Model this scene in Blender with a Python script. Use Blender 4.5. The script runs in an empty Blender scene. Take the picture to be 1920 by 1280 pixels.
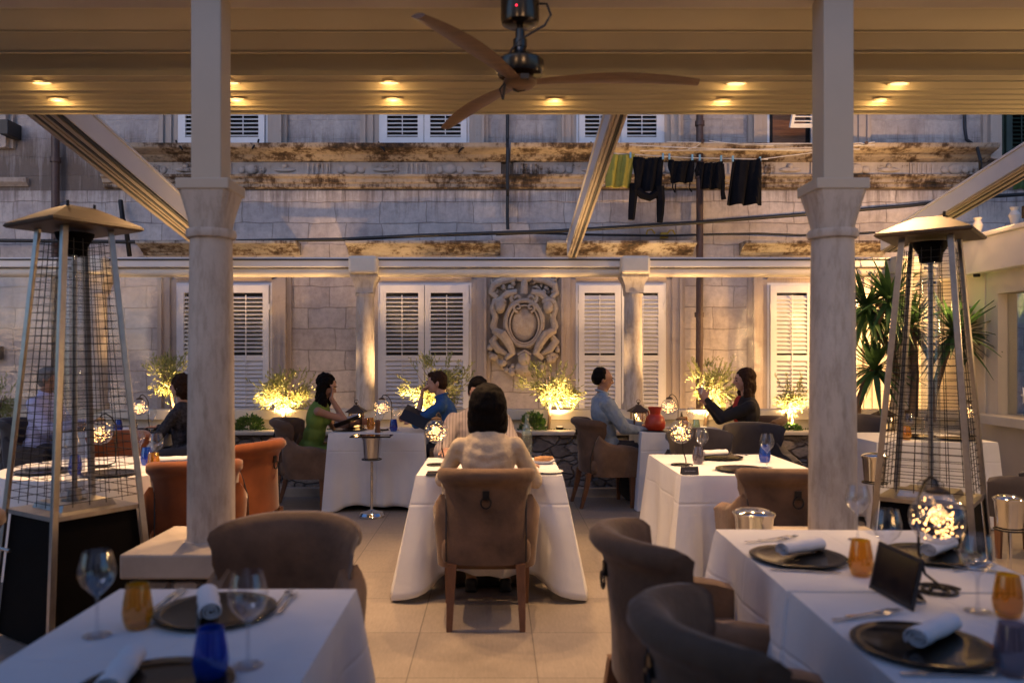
import bpy, math, random
from mathutils import Vector, Matrix, Euler
C = bpy.context.scene.collection
SC = bpy.context.scene
PI = math.pi
random.seed(7)
F = 1493.0; VX = 930.0; VY = 668.0; H = 1.5
def P(px, py, Y): return Vector(((px-VX)/F*Y, Y, H-(py-VY)/F*Y))
def ON(px, py, Z=0.752):
    Y = (H-Z)*F/(py-VY); return Vector(((px-VX)/F*Y, Y, Z))

# ------------------------------------------------------------------ materials
def lin(c):
    return tuple(c) + (1,)
class NT:
    def __init__(s, name):
        s.m = bpy.data.materials.new(name); s.m.use_nodes = True
        s.t = s.m.node_tree; s.n = s.t.nodes; s.l = s.t.links; s.n.clear()
        s.out = s.n.new('ShaderNodeOutputMaterial')
    def add(s, typ, **kw):
        n = s.n.new(typ)
        for k, v in kw.items():
            if k.startswith('i_'):
                n.inputs[k[2:].replace('_', ' ')].default_value = v
            else: setattr(n, k, v)
        return n
    def link(s, a, b): s.l.new(a, b)
    def coords(s, scale=(1, 1, 1), kind='Object'):
        tc = s.add('ShaderNodeTexCoord'); mp = s.add('ShaderNodeMapping')
        mp.inputs['Scale'].default_value = scale
        s.link(tc.outputs[kind], mp.inputs['Vector']); return mp.outputs['Vector']
    def noise(s, vec, scale, detail=5, rough=.6):
        n = s.add('ShaderNodeTexNoise'); n.inputs['Scale'].default_value = scale
        n.inputs['Detail'].default_value = detail; n.inputs['Roughness'].default_value = rough
        s.link(vec, n.inputs['Vector']); return n.outputs['Fac']
    def ramp(s, fac, stops):
        r = s.add('ShaderNodeValToRGB'); e = r.color_ramp.elements
        while len(e) < len(stops): e.new(.5)
        for i, (p, c) in enumerate(stops):
            e[i].position = p; e[i].color = lin(c) if len(c) == 3 else c
        s.link(fac, r.inputs['Fac']); return r.outputs['Color']
    def mix(s, fac, a, b, mode='MIX'):
        m = s.add('ShaderNodeMix', data_type='RGBA', blend_type=mode)
        for v, i in ((fac, 0), (a, 6), (b, 7)):
            if hasattr(v, 'links') or hasattr(v, 'is_linked'): s.link(v, m.inputs[i])
            else: m.inputs[i].default_value = v if i == 0 else lin(v)
        return m.outputs[2]
    def bump(s, h, strength=.3, dist=.01):
        b = s.add('ShaderNodeBump'); b.inputs['Strength'].default_value = strength
        b.inputs['Distance'].default_value = dist; s.link(h, b.inputs['Height']); return b.outputs['Normal']
    def finish(s, col, rough=.6, metal=0, normal=None, sheen=0, coat=0, spec=None, emis=None, estr=0):
        p = s.add('ShaderNodeBsdfPrincipled')
        if hasattr(col, 'links'): s.link(col, p.inputs['Base Color'])
        else: p.inputs['Base Color'].default_value = lin(col)
        if hasattr(rough, 'links'): s.link(rough, p.inputs['Roughness'])
        else: p.inputs['Roughness'].default_value = rough
        p.inputs['Metallic'].default_value = metal
        if normal: s.link(normal, p.inputs['Normal'])
        if sheen: p.inputs['Sheen Weight'].default_value = sheen; p.inputs['Sheen Roughness'].default_value = .35
        if coat: p.inputs['Coat Weight'].default_value = coat
        if spec is not None: p.inputs['Specular IOR Level'].default_value = spec
        if emis: p.inputs['Emission Color'].default_value = lin(emis); p.inputs['Emission Strength'].default_value = estr
        s.link(p.outputs[0], s.out.inputs[0]); return s.m

def simple(name, col, rough=.6, var=.25, scale=6, metal=0, bump=0, sheen=0, coat=0, bscale=None, spec=None, bd=.004):
    t = NT(name); v = t.coords()
    n = t.noise(v, scale)
    dk = tuple(c*(1-var) for c in col); lt = tuple(min(1, c*(1+var*.6)) for c in col)
    c = t.ramp(n, [(.3, dk), (.7, lt)])
    nm = t.bump(t.noise(v, bscale or scale*6), bump, bd) if bump else None
    return t.finish(c, rough, metal, nm, sheen, coat, spec)

def emission(name, col, strength, sample=False):
    t = NT(name); e = t.add('ShaderNodeEmission'); e.inputs[0].default_value = lin(col); e.inputs[1].default_value = strength
    t.link(e.outputs[0], t.out.inputs[0])
    if not sample: t.m.cycles.emission_sampling = 'NONE'
    return t.m

def thin_glass(name, tint=(1, 1, 1), dens=.0, rough=.02, refl=1.0):
    t = NT(name)
    tr = t.add('ShaderNodeBsdfTransparent'); gl = t.add('ShaderNodeBsdfGlossy'); gl.inputs['Roughness'].default_value = rough
    tr2 = t.add('ShaderNodeBsdfTransparent'); tr.inputs[0].default_value = lin(tint)
    lw = t.add('ShaderNodeLayerWeight'); lw.inputs['Blend'].default_value = .5
    edge = tuple(c*c*.8 for c in tint)
    c = t.ramp(lw.outputs['Facing'], [(0, tint), (.75, tuple(x*.96 for x in tint)), (1, tuple(x*.68 for x in tint))])
    t.link(c, tr.inputs[0])
    mx = t.add('ShaderNodeMixShader')
    fr = t.add('ShaderNodeMath', operation='POWER'); t.link(lw.outputs['Facing'], fr.inputs[0]); fr.inputs[1].default_value = 4
    mm = t.add('ShaderNodeMath', operation='MULTIPLY_ADD'); mm.inputs[1].default_value = .75*refl; mm.inputs[2].default_value = .14*refl; t.link(fr.outputs[0], mm.inputs[0])
    t.link(mm.outputs[0], mx.inputs[0]); t.link(tr.outputs[0], mx.inputs[1]); t.link(gl.outputs[0], mx.inputs[2])
    last = mx.outputs[0]
    if dens:
        df = t.add('ShaderNodeBsdfDiffuse'); df.inputs[0].default_value = lin(tint)
        tl = t.add('ShaderNodeBsdfTranslucent'); tl.inputs[0].default_value = lin(tint)
        a = t.add('ShaderNodeMixShader'); t.link(df.outputs[0], a.inputs[1]); t.link(tl.outputs[0], a.inputs[2])
        m2 = t.add('ShaderNodeMixShader'); m2.inputs[0].default_value = dens
        t.link(last, m2.inputs[1]); t.link(a.outputs[0], m2.inputs[2]); last = m2.outputs[0]
    t.link(last, t.out.inputs[0]); return t.m

def masonry(name, c1, c2, mortar, bw=.46, bh=.25, stain=.5, axis='XZ'):
    t = NT(name); tc = t.add('ShaderNodeTexCoord'); sp = t.add('ShaderNodeSeparateXYZ'); cb = t.add('ShaderNodeCombineXYZ')
    t.link(tc.outputs['Object'], sp.inputs[0])
    t.link(sp.outputs['X' if axis == 'XZ' else 'Y'], cb.inputs[0]); t.link(sp.outputs['Z'], cb.inputs[1])
    dn = t.add('ShaderNodeTexNoise'); dn.inputs['Scale'].default_value = 2.6; t.link(tc.outputs['Object'], dn.inputs['Vector'])
    va = t.add('ShaderNodeVectorMath', operation='MULTIPLY_ADD'); va.inputs[1].default_value = (.09, .07, 0)
    t.link(dn.outputs['Color'], va.inputs[0]); t.link(cb.outputs[0], va.inputs[2])
    def brick(w, h, off):
        b = t.add('ShaderNodeTexBrick'); b.inputs['Scale'].default_value = 1; b.inputs['Brick Width'].default_value = w
        b.inputs['Row Height'].default_value = h; b.inputs['Mortar Size'].default_value = .007; b.inputs['Mortar Smooth'].default_value = .35
        b.inputs['Color1'].default_value = lin(c1); b.inputs['Color2'].default_value = lin(c2); b.inputs['Mortar'].default_value = lin(mortar)
        b.offset = off; b.squash = 1.25; b.squash_frequency = 3; b.inputs['Bias'].default_value = -.1
        t.link(va.outputs[0], b.inputs['Vector']); return b
    b = brick(bw, bh, .43)
    v = t.coords(); vs = t.coords((2.4, 2.4, .45))
    n1 = t.noise(v, 1.6, 6, .65); n2 = t.noise(v, 14, 6, .7); st = t.noise(vs, 1.5, 7, .7)
    col = t.mix(1, b.outputs['Color'], t.ramp(n1, [(.3, (.72, .7, .72)), (.7, (1.12, 1.1, 1.08))]), 'MULTIPLY')
    col = t.mix(1, col, t.ramp(n2, [(.25, (.78, .78, .78)), (.6, (1.08, 1.08, 1.08))]), 'MULTIPLY')
    col = t.mix(stain, col, t.ramp(st, [(.33, (.28, .24, .22)), (.5, (1, 1, 1))]), 'MULTIPLY')
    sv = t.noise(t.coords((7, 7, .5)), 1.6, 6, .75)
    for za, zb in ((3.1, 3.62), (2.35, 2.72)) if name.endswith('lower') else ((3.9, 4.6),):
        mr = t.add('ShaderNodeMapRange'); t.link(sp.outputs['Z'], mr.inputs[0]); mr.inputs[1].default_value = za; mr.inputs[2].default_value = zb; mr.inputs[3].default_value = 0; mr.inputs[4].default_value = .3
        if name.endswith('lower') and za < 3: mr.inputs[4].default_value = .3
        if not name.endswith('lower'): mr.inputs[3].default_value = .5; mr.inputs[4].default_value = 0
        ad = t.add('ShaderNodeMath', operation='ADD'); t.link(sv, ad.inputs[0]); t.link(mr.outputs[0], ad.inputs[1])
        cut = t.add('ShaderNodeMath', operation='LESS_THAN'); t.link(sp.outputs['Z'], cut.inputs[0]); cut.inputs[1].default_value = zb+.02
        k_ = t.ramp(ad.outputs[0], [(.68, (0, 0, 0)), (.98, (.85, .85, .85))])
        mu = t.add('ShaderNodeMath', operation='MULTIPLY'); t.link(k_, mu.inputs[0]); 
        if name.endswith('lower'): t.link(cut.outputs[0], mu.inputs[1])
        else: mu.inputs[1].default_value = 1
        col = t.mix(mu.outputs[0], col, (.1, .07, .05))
    hh = t.mix(.6, b.outputs['Fac'], n2)
    inv = t.add('ShaderNodeInvert'); t.link(b.outputs['Fac'], inv.inputs['Color'])
    hm = t.mix(.45, inv.outputs[0], n2)
    return t.finish(col, .85, 0, t.bump(hm, .9, .02))

def stained(name, base, amt=.5, dark=(.016, .012, .01), brown=(.095, .062, .04)):
    t = NT(name); v = t.coords((.8, 1, 1.6)); vs = t.coords((6, 6, .8))
    a = t.noise(v, 2.4, 7, .7); b = t.noise(vs, 3, 6, .7)
    m = t.add('ShaderNodeMath', operation='MULTIPLY_ADD'); m.inputs[1].default_value = .45
    t.link(b, m.inputs[0]); t.link(a, m.inputs[2]); amt = amt
    lo = .54+amt*.32
    c = t.ramp(m.outputs[0], [(lo-.2, dark), (lo-.1, brown), (lo-.01, tuple(x*.8 for x in base)), (lo+.12, base)])
    return t.finish(c, .9, 0, t.bump(b, .6, .02))

def rubble(name):
    t = NT(name); v0 = t.coords((1, 1, 1.7)); nn = t.add('ShaderNodeTexNoise'); nn.inputs['Scale'].default_value = 3.5; nn.inputs['Detail'].default_value = 4; t.link(v0, nn.inputs['Vector'])
    vm = t.add('ShaderNodeVectorMath', operation='MULTIPLY_ADD'); vm.inputs[1].default_value = (.22, .22, .22); t.link(nn.outputs['Color'], vm.inputs[0]); t.link(v0, vm.inputs[2]); v = vm.outputs[0]
    vo = t.add('ShaderNodeTexVoronoi', feature='DISTANCE_TO_EDGE'); vo.inputs['Scale'].default_value = 5.2; t.link(v, vo.inputs['Vector'])
    vc = t.add('ShaderNodeTexVoronoi'); vc.inputs['Scale'].default_value = 5.2; t.link(v, vc.inputs['Vector'])
    n = t.noise(v, 22, 6)
    g = t.add('ShaderNodeSeparateColor'); t.link(vc.outputs['Color'], g.inputs[0])
    stone = t.ramp(g.outputs[0], [(0, (.16, .135, .12)), (.5, (.3, .26, .23)), (1, (.42, .37, .33))])
    stone = t.mix(1, stone, t.ramp(n, [(.3, (.6, .6, .6)), (.7, (1.1, 1.1, 1.1))]), 'MULTIPLY')
    e = t.ramp(vo.outputs['Distance'], [(.0, (0, 0, 0)), (.09, (1, 1, 1))])
    col = t.mix(e, (.16, .14, .125), stone)
    return t.finish(col, .9, 0, t.bump(e, 1, .03))

def tiles():
    t = NT('floor_tile'); tc = t.add('ShaderNodeTexCoord')
    mp = t.add('ShaderNodeMapping'); mp.inputs['Location'].default_value = (.415, -.06, 0); t.link(tc.outputs['Object'], mp.inputs[0])
    b = t.add('ShaderNodeTexBrick'); b.inputs['Scale'].default_value = 1; b.inputs['Brick Width'].default_value = .61; b.inputs['Row Height'].default_value = .61
    b.offset = 0; b.inputs['Mortar Size'].default_value = .0022; b.inputs['Color1'].default_value = lin((.33, .285, .245)); b.inputs['Color2'].default_value = lin((.285, .245, .21))
    b.inputs['Mortar'].default_value = lin((.08, .07, .065)); t.link(mp.outputs[0], b.inputs['Vector'])
    vs = t.coords((12, 2.2, 1)); n = t.noise(vs, 6, 7, .7); n2 = t.noise(t.coords(), 1.1, 5)
    c = t.mix(1, b.outputs['Color'], t.ramp(n, [(.3, (.8, .8, .8)), (.7, (1.06, 1.06, 1.06))]), 'MULTIPLY')
    c = t.mix(1, c, t.ramp(n2, [(.3, (.75, .75, .76)), (.7, (1.08, 1.07, 1.06))]), 'MULTIPLY')
    r = t.ramp(n2, [(.3, (.42, .42, .42)), (.7, (.62, .62, .62))])
    return t.finish(c, r, 0, t.bump(n, .15, .002))

def wood(name, c1, c2, sc=(3, 30, 30)):
    t = NT(name); n = t.noise(t.coords(sc), 2.2, 6, .6)
    return t.finish(t.ramp(n, [(.3, c1), (.7, c2)]), .42, 0, t.bump(n, .1, .002))

def striped(name, a, b, f=90):
    t = NT(name); v = t.coords(); w = t.add('ShaderNodeTexWave', wave_type='BANDS', bands_direction='X'); w.inputs['Scale'].default_value = f/6.28
    t.link(v, w.inputs['Vector']); return t.finish(t.ramp(w.outputs['Fac'], [(.02, b), (.1, a)]), .85)

MT = {}
def mk():
    M = MT
    M['facade'] = masonry('facade_stone', (.47, .43, .41), (.34, .31, .305), (.5, .455, .43), .42, .24, .35)
    M['facade_low'] = masonry('facade_stone_lower', (.56, .51, .475), (.45, .405, .385), (.35, .31, .285), .47, .27, .25)
    M['trim'] = stained('stone_trim', (.42, .355, .31), .0, (.14, .1, .08), (.27, .2, .16))
    M['cornice'] = stained('stained_cornice', (.42, .35, .28), .74)
    M['cornice_light'] = stained('weathered_window_cornice', (.40, .36, .31), .72)
    M['frieze'] = stained('stained_frieze', (.47, .42, .39), .42)
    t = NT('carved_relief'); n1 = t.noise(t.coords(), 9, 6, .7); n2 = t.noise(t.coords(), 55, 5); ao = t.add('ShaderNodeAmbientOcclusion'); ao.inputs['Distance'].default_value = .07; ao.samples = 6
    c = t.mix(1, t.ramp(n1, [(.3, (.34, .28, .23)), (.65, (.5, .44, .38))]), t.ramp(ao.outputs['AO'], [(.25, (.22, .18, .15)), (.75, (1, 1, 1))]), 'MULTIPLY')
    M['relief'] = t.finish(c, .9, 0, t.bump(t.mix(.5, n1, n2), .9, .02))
    M['column'] = None
    t = NT('column_limestone'); n1 = t.noise(t.coords((1, 1, .5)), 3, 6, .7); n2 = t.noise(t.coords((9, 9, 2.2)), 2.2, 6, .7); n3 = t.noise(t.coords(), 38, 4)
    c = t.mix(1, t.ramp(n1, [(.3, (.37, .31, .26)), (.5, (.48, .42, .36)), (.7, (.54, .48, .42))]), t.ramp(n2, [(.32, (.68, .64, .6)), (.55, (1, 1, 1))]), 'MULTIPLY')
    M['column'] = t.finish(c, .75, 0, t.bump(n3, .35, .004))
    M['plinth'] = simple('plinth_limestone', (.42, .36, .3), .7, .2, 4, bump=.3)
    M['rubble'] = rubble('rubble_stone')
    M['floor'] = tiles()
    M['ground'] = simple('lane_paving', (.2, .18, .17), .8, .3, 2)
    M['post'] = simple('painted_post', (.46, .40, .32), .5, .08, 2)
    M['alu'] = simple('cream_aluminium', (.6, .575, .56), .35, .06, 2)
    M['alu_groove'] = simple('grooved_aluminium', (.46, .38, .28), .35, .1, 3, metal=.4)
    M['dark_seal'] = simple('dark_rubber', (.02, .02, .022), .6)
    M['canvas'] = None
    t = NT('pleated_canvas'); v = t.coords(); n = t.noise(v, 1.2, 3); w = t.noise(t.coords((200, 200, 200)), 2, 2)
    M['canvas'] = t.finish(t.ramp(n, [(.3, (.60, .53, .33)), (.7, (.70, .62, .40))]), .8, 0, t.bump(w, .15, .002), sheen=.1)
    M['shutter'] = simple('white_shutter_paint', (.66, .66, .68), .5, .06, 8)
    M['void'] = simple('dark_interior', (.012, .011, .013), .8)
    M['brown_wood_window'] = wood('brown_window_wood', (.12, .05, .025), (.2, .09, .04))
    M['green'] = simple('dark_green_shutter', (.012, .028, .02), .5)
    M['pipe'] = simple('brown_pipe', (.07, .038, .03), .5, .3, 12)
    M['black'] = simple('black_rubber', (.012, .012, .013), .5)
    M['iron'] = simple('wrought_iron', (.02, .018, .017), .45, metal=.6)
    M['steel'] = simple('brushed_steel', (.42, .39, .36), .3, .15, 20, metal=1)
    M['chrome'] = simple('polished_chrome', (.7, .69, .68), .09, .05, 5, metal=1)
    M['cap'] = simple('heater_cap_metal', (.075, .052, .032), .5, .25, 8, metal=.4)
    M['heater_black'] = simple('heater_black_panel', (.004, .0035, .004), .7, spec=.06)
    M['brown'] = simple('taupe_velvet', (.12, .067, .039), .85, .6, 4, sheen=.25, bump=.35, bscale=9, bd=.02)
    M['brown2'] = simple('tan_velvet', (.19, .112, .066), .85, .45, 4, sheen=.25, bump=.35, bscale=9, bd=.02)
    M['orange'] = simple('burnt_orange_velvet', (.19, .048, .008), .85, .3, 5, sheen=.4, bump=.15, bscale=120)
    M['dkgrey'] = simple('charcoal_velvet', (.05, .04, .04), .85, .3, 5, sheen=.3, bump=.15, bscale=120)
    M['leg'] = wood('chair_leg_wood', (.12, .05, .022), (.2, .085, .038), (30, 30, 4))
    M['cloth'] = None
    t = NT('white_linen'); v = t.coords(); n = t.noise(v, 2.6, 5); w = t.noise(t.coords((150, 150, 150)), 4, 2)
    hh = t.mix(.4, n, w)
    tc = t.add('ShaderNodeTexCoord'); sp = t.add('ShaderNodeSeparateXYZ'); t.link(tc.outputs['Object'], sp.inputs[0]); hs = n
    for ax, per in (('X', .31), ('Y', .37), ('Z', .29)):
        pp = t.add('ShaderNodeMath', operation='PINGPONG'); t.link(sp.outputs[ax], pp.inputs[0]); pp.inputs[1].default_value = per
        rr = t.ramp(pp.outputs[0], [(0, (0, 0, 0)), (.012, (1, 1, 1))]); hs = t.mix(.7, hs, rr, 'MULTIPLY')
    n5 = t.noise(t.coords((1, 1, .35)), 7, 4); hs = t.mix(.35, hs, n5)
    M['cloth'] = t.finish(t.ramp(n, [(.3, (.68, .68, .70)), (.7, (.76, .76, .77))]), .85, 0, t.bump(t.mix(.1, hs, w), .8, .02), sheen=.15)
    t = NT('white_towel'); v = t.coords(); w = t.noise(v, 220, 3)
    M['napkin'] = t.finish((.76, .75, .76), .95, 0, t.bump(w, .5, .004))
    M['glass'] = thin_glass('clear_glass', (.97, .98, 1), 0, .02, 1.0)
    M['pane'] = thin_glass('window_glass', (.86, .88, .9), 0, .02, 1.0)
    M['amber'] = thin_glass('amber_glass', (.93, .68, .10), .16, .03)
    M['blue'] = thin_glass('blue_glass', (.04, .25, .82), .22, .03)
    M['smoke'] = thin_glass('smoky_glass', (.55, .51, .58), .12, .03)
    M['greenglass'] = thin_glass('green_glass', (.8, .9, .84), .05, .03)
    M['plate'] = None
    t = NT('black_lacquer_plate'); v = t.coords(); n = t.noise(v, 60, 4)
    M['plate'] = t.finish((.009, .007, .006), t.ramp(n, [(.3, (.06, .06, .06)), (.7, (.14, .14, .14))]), 0, t.bump(n, .08, .003), spec=.22)
    M['white_china'] = simple('white_china', (.75, .75, .76), .2, .03)
    M['bread'] = simple('bread_crust', (.42, .22, .09), .8, .4, 30, bump=.5)
    M['fan_wood'] = wood('fan_blade_wood', (.11, .05, .018), (.2, .1, .036), (3, 26, 26))
    M['fan_metal'] = simple('fan_dark_metal', (.09, .075, .06), .25, .1, metal=.9)
    M['skin'] = simple('skin', (.46, .26, .185), .55, .12, 12)
    M['skin_dk'] = simple('tanned_skin', (.34, .18, .12), .55, .12, 12)
    def hairm(name, c):
        t = NT(name); n = t.noise(t.coords((90, 90, 7)), 2.2, 5); return t.finish(t.ramp(n, [(.3, tuple(x*.5 for x in c)), (.7, tuple(x*1.5 for x in c))]), .62, 0, t.bump(n, .8, .006), spec=.08)
    M['hair_black'] = hairm('black_hair', (.005, .0035, .003))
    M['hair_brown'] = hairm('brown_hair', (.035, .017, .01))
    M['hair_grey'] = hairm('grey_hair', (.2, .19, .18))
    M['cream'] = simple('cream_blouse', (.50, .41, .30), .9, .15, 8, bump=.6, bscale=11, bd=.03, spec=.15)
    M['stripe'] = striped('striped_shirt', (.42, .35, .31), (.15, .13, .14), 80)
    M['lime'] = simple('lime_dress', (.14, .22, .03), .8, .15)
    M['bluesh'] = simple('blue_shirt', (.015, .085, .26), .8, .3, bump=.6, bscale=14, bd=.03)
    M['greyjac'] = simple('grey_blue_jacket', (.26, .32, .39), .85, .25, bump=.7, bscale=13, bd=.035)
    M['blacktop'] = simple('black_cardigan', (.012, .010, .012), .9, .3)
    M['red'] = simple('red_top', (.42, .03, .02), .8)
    M['lilac'] = simple('lilac_shirt', (.55, .55, .78), .8, .15, bump=.5, bscale=14, bd=.03)
    M['patblack'] = simple('patterned_black_blouse', (.04, .035, .04), .8, .95, 40)
    M['trouser'] = simple('dark_trousers', (.03, .03, .04), .85)
    M['trouser_b'] = simple('beige_trousers', (.3, .23, .17), .85)
    M['yellowcloth'] = simple('olive_yellow_cloth', (.27, .24, .035), .85, .3, bump=.3)
    M['blackcloth'] = simple('black_jersey', (.007, .007, .009), .95, .3, bump=.3, spec=.1)
    M['peg'] = simple('plastic_peg', (.2, .4, .55), .5)
    M['line'] = simple('clothes_line', (.6, .58, .56), .6)
    M['jug'] = simple('red_glazed_jug', (.5, .05, .02), .35, .25, 10)
    M['lantern'] = simple('aged_bronze', (.09, .06, .04), .5, metal=.5)
    M['bark'] = simple('olive_bark', (.16, .11, .07), .9, .4, 20, bump=.8)
    M['ybark'] = simple('yucca_bark', (.14, .09, .055), .9, .4, 20, bump=1)
    M['soil'] = simple('dark_soil', (.03, .022, .016), .95, .4, 20, bump=1)
    def leaf(name, a, b, tr=.48, var=9):
        t = NT(name); n = t.noise(t.coords(), var, 3)
        c = t.ramp(n, [(.35, a), (.65, b)])
        p = t.add('ShaderNodeBsdfPrincipled'); t.link(c, p.inputs['Base Color']); p.inputs['Roughness'].default_value = .5
        tl = t.add('ShaderNodeBsdfTranslucent'); t.link(c, tl.inputs[0]); mx = t.add('ShaderNodeMixShader'); mx.inputs[0].default_value = tr
        t.link(p.outputs[0], mx.inputs[1]); t.link(tl.outputs[0], mx.inputs[2]); t.link(mx.outputs[0], t.out.inputs[0]); return t.m
    M['olive'] = leaf('olive_leaf', (.2, .22, .07), (.42, .42, .17))
    M['shrub'] = leaf('shrub_leaf', (.03, .08, .02), (.08, .16, .04))
    M['yucca'] = leaf('yucca_leaf', (.02, .06, .022), (.05, .11, .03), .25)
    M['petal'] = leaf('red_petal', (.6, .02, .03), (.75, .08, .08))
    M['annex'] = simple('annex_cream_paint', (.6, .54, .44), .7, .1, 1.5)
    M['coping'] = simple('cream_coping', (.62, .56, .46), .6, .12, 3)
    M['fairy'] = emission('fairy_light', (1, .52, .17), 17)
    M['spotdisc'] = emission('lamp_disc', (1, .68, .34), 2.0)
    M['candle'] = emission('candle_glow', (1, .55, .16), 3.2)
    M['flame'] = emission('candle_flame', (1, .6, .2), 18)
    M['redled'] = emission('red_led', (1, .02, .05), 4)
    M['screen'] = simple('phone_black', (.01, .01, .012), .15)
    M['menu'] = simple('menu_black', (.012, .011, .014), .45)
    M['paper'] = simple('menu_paper', (.45, .43, .45), .7)
    M['yellow'] = simple('yellow_plastic', (.5, .36, .03), .5)
    # transparent plastic blind with faint wrinkles that catch the lamps
    t = NT('clear_pvc_blind'); v = t.coords((1.2, 1, 2.2)); n = t.noise(v, 2.0, 4)
    nb = t.bump(n, .35, .03)
    tr = t.add('ShaderNodeBsdfTransparent'); tr.inputs[0].default_value = (.96, .94, .93, 1)
    gl = t.add('ShaderNodeBsdfGlossy'); gl.inputs['Roughness'].default_value = .16; t.link(nb, gl.inputs['Normal'])
    mx = t.add('ShaderNodeMixShader'); mx.inputs[0].default_value = .035
    t.link(tr.outputs[0], mx.inputs[1]); t.link(gl.outputs[0], mx.inputs[2]); t.link(mx.outputs[0], t.out.inputs[0]); M['blind'] = t.m
mk()

# ------------------------------------------------------------------ mesh builder
class MB:
    def __init__(s): s.v = []; s.f = []
    def add(s, vs, fs, M=None):
        o = len(s.v)
        s.v += [tuple(M @ Vector(v)) if M else tuple(v) for v in vs]
        s.f += [tuple(i+o for i in f) for f in fs]; return s
    def box(s, x0, x1, y0, y1, z0, z1, M=None):
        return s.add([(x0,y0,z0),(x1,y0,z0),(x1,y1,z0),(x0,y1,z0),(x0,y0,z1),(x1,y0,z1),(x1,y1,z1),(x0,y1,z1)],
                     [(0,3,2,1),(4,5,6,7),(0,1,5,4),(1,2,6,5),(2,3,7,6),(3,0,4,7)], M)
    def tube(s, pts, r, seg=8, M=None, cap=True, flat=None):
        pts = [Vector(p) for p in pts]
        rs = r if isinstance(r, (list, tuple)) else [r]*len(pts)
        vs = []; fs = []; prev = None
        for i, p in enumerate(pts):
            t = (pts[min(i+1, len(pts)-1)]-pts[max(i-1, 0)])
            if t.length < 1e-9: t = Vector((0, 0, 1))
            t.normalize()
            if prev is None: u = t.orthogonal().normalized()
            else:
                u = prev - t*prev.dot(t)
                u = u.normalized() if u.length > 1e-6 else t.orthogonal().normalized()
            prev = u; w = t.cross(u)
            for k in range(seg):
                a = 2*PI*k/seg; vs.append(p+(u*math.cos(a)+w*math.sin(a))*rs[i])
        n = len(pts)
        for i in range(n-1):
            for k in range(seg):
                k2 = (k+1) % seg; fs.append((i*seg+k, i*seg+k2, (i+1)*seg+k2, (i+1)*seg+k))
        if cap: fs.append(tuple(reversed(range(seg)))); fs.append(tuple(range((n-1)*seg, n*seg)))
        return s.add(vs, fs, M)
    def lathe(s, prof, seg=24, c=(0, 0, 0), M=None, sx=1, sy=1):
        vs = []; fs = []
        for (r, z) in prof:
            for k in range(seg):
                a = 2*PI*k/seg; vs.append((c[0]+r*math.cos(a)*sx, c[1]+r*math.sin(a)*sy, c[2]+z))
        for i in range(len(prof)-1):
            for k in range(seg):
                k2 = (k+1) % seg; fs.append((i*seg+k, i*seg+k2, (i+1)*seg+k2, (i+1)*seg+k))
        if prof[0][0] > 1e-5: fs.append(tuple(reversed(range(seg))))
        if prof[-1][0] > 1e-5: fs.append(tuple(range((len(prof)-1)*seg, len(prof)*seg)))
        return s.add(vs, fs, M)
    def lathe_open(s, prof, seg=24, c=(0, 0, 0)):
        n = len(s.f); s.lathe(prof, seg, c)
        s.f = [f for i, f in enumerate(s.f) if i < n or len(f) == 4]; return s
    def ell(s, c, r, rot=None, seg=14, rings=9):
        R = Matrix.Translation(Vector(c)) @ (Euler(rot).to_matrix().to_4x4() if rot else Matrix.Identity(4)) @ Matrix.Diagonal((r[0], r[1], r[2], 1))
        prof = [(max(1e-4, math.sin(PI*i/rings)), -math.cos(PI*i/rings)) for i in range(rings+1)]
        return s.lathe(prof, seg, (0, 0, 0), R)
    def caps(s, a, b, ra, rb=None, seg=10):
        rb = ra if rb is None else rb
        a = Vector(a); b = Vector(b); s.ell(a, (ra,)*3, None, seg, 6); s.ell(b, (rb,)*3, None, seg, 6)
        return s.tube([a, b], [ra, rb], seg)
    def quad(s, a, b, c, d): return s.add([a, b, c, d], [(0, 1, 2, 3)])
    def extrude(s, prof, x0, x1, axis='X', close=False):
        n = len(prof); vs = []; fs = []
        for x in (x0, x1):
            for (a, b) in prof: vs.append((x, a, b) if axis == 'X' else (a, x, b))
        rng = range(n if close else n-1)
        for i in rng:
            j = (i+1) % n; fs.append((i, j, n+j, n+i))
        if close: fs.append(tuple(reversed(range(n)))); fs.append(tuple(range(n, 2*n)))
        return s.add(vs, fs)
    def build(s, name, mat, parent=None, smooth=False, world=False, bevel=0, angle=40):
        me = bpy.data.meshes.new(name); me.from_pydata(s.v, [], s.f); me.update()
        if world and parent is not None:
            me.transform(Matrix.Translation(-Vector(parent.location)))
        me.materials.append(MT[mat] if isinstance(mat, str) else mat)
        o = bpy.data.objects.new(name, me); C.objects.link(o)
        if parent is not None: o.parent = parent
        if smooth:
            for p in me.polygons: p.use_smooth = True
            try: me.set_sharp_from_angle(angle=math.radians(angle))
            except Exception: pass
        if bevel:
            m = o.modifiers.new('bevel', 'BEVEL'); m.width = bevel; m.segments = 2; m.limit_method = 'ANGLE'
        return o

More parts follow.
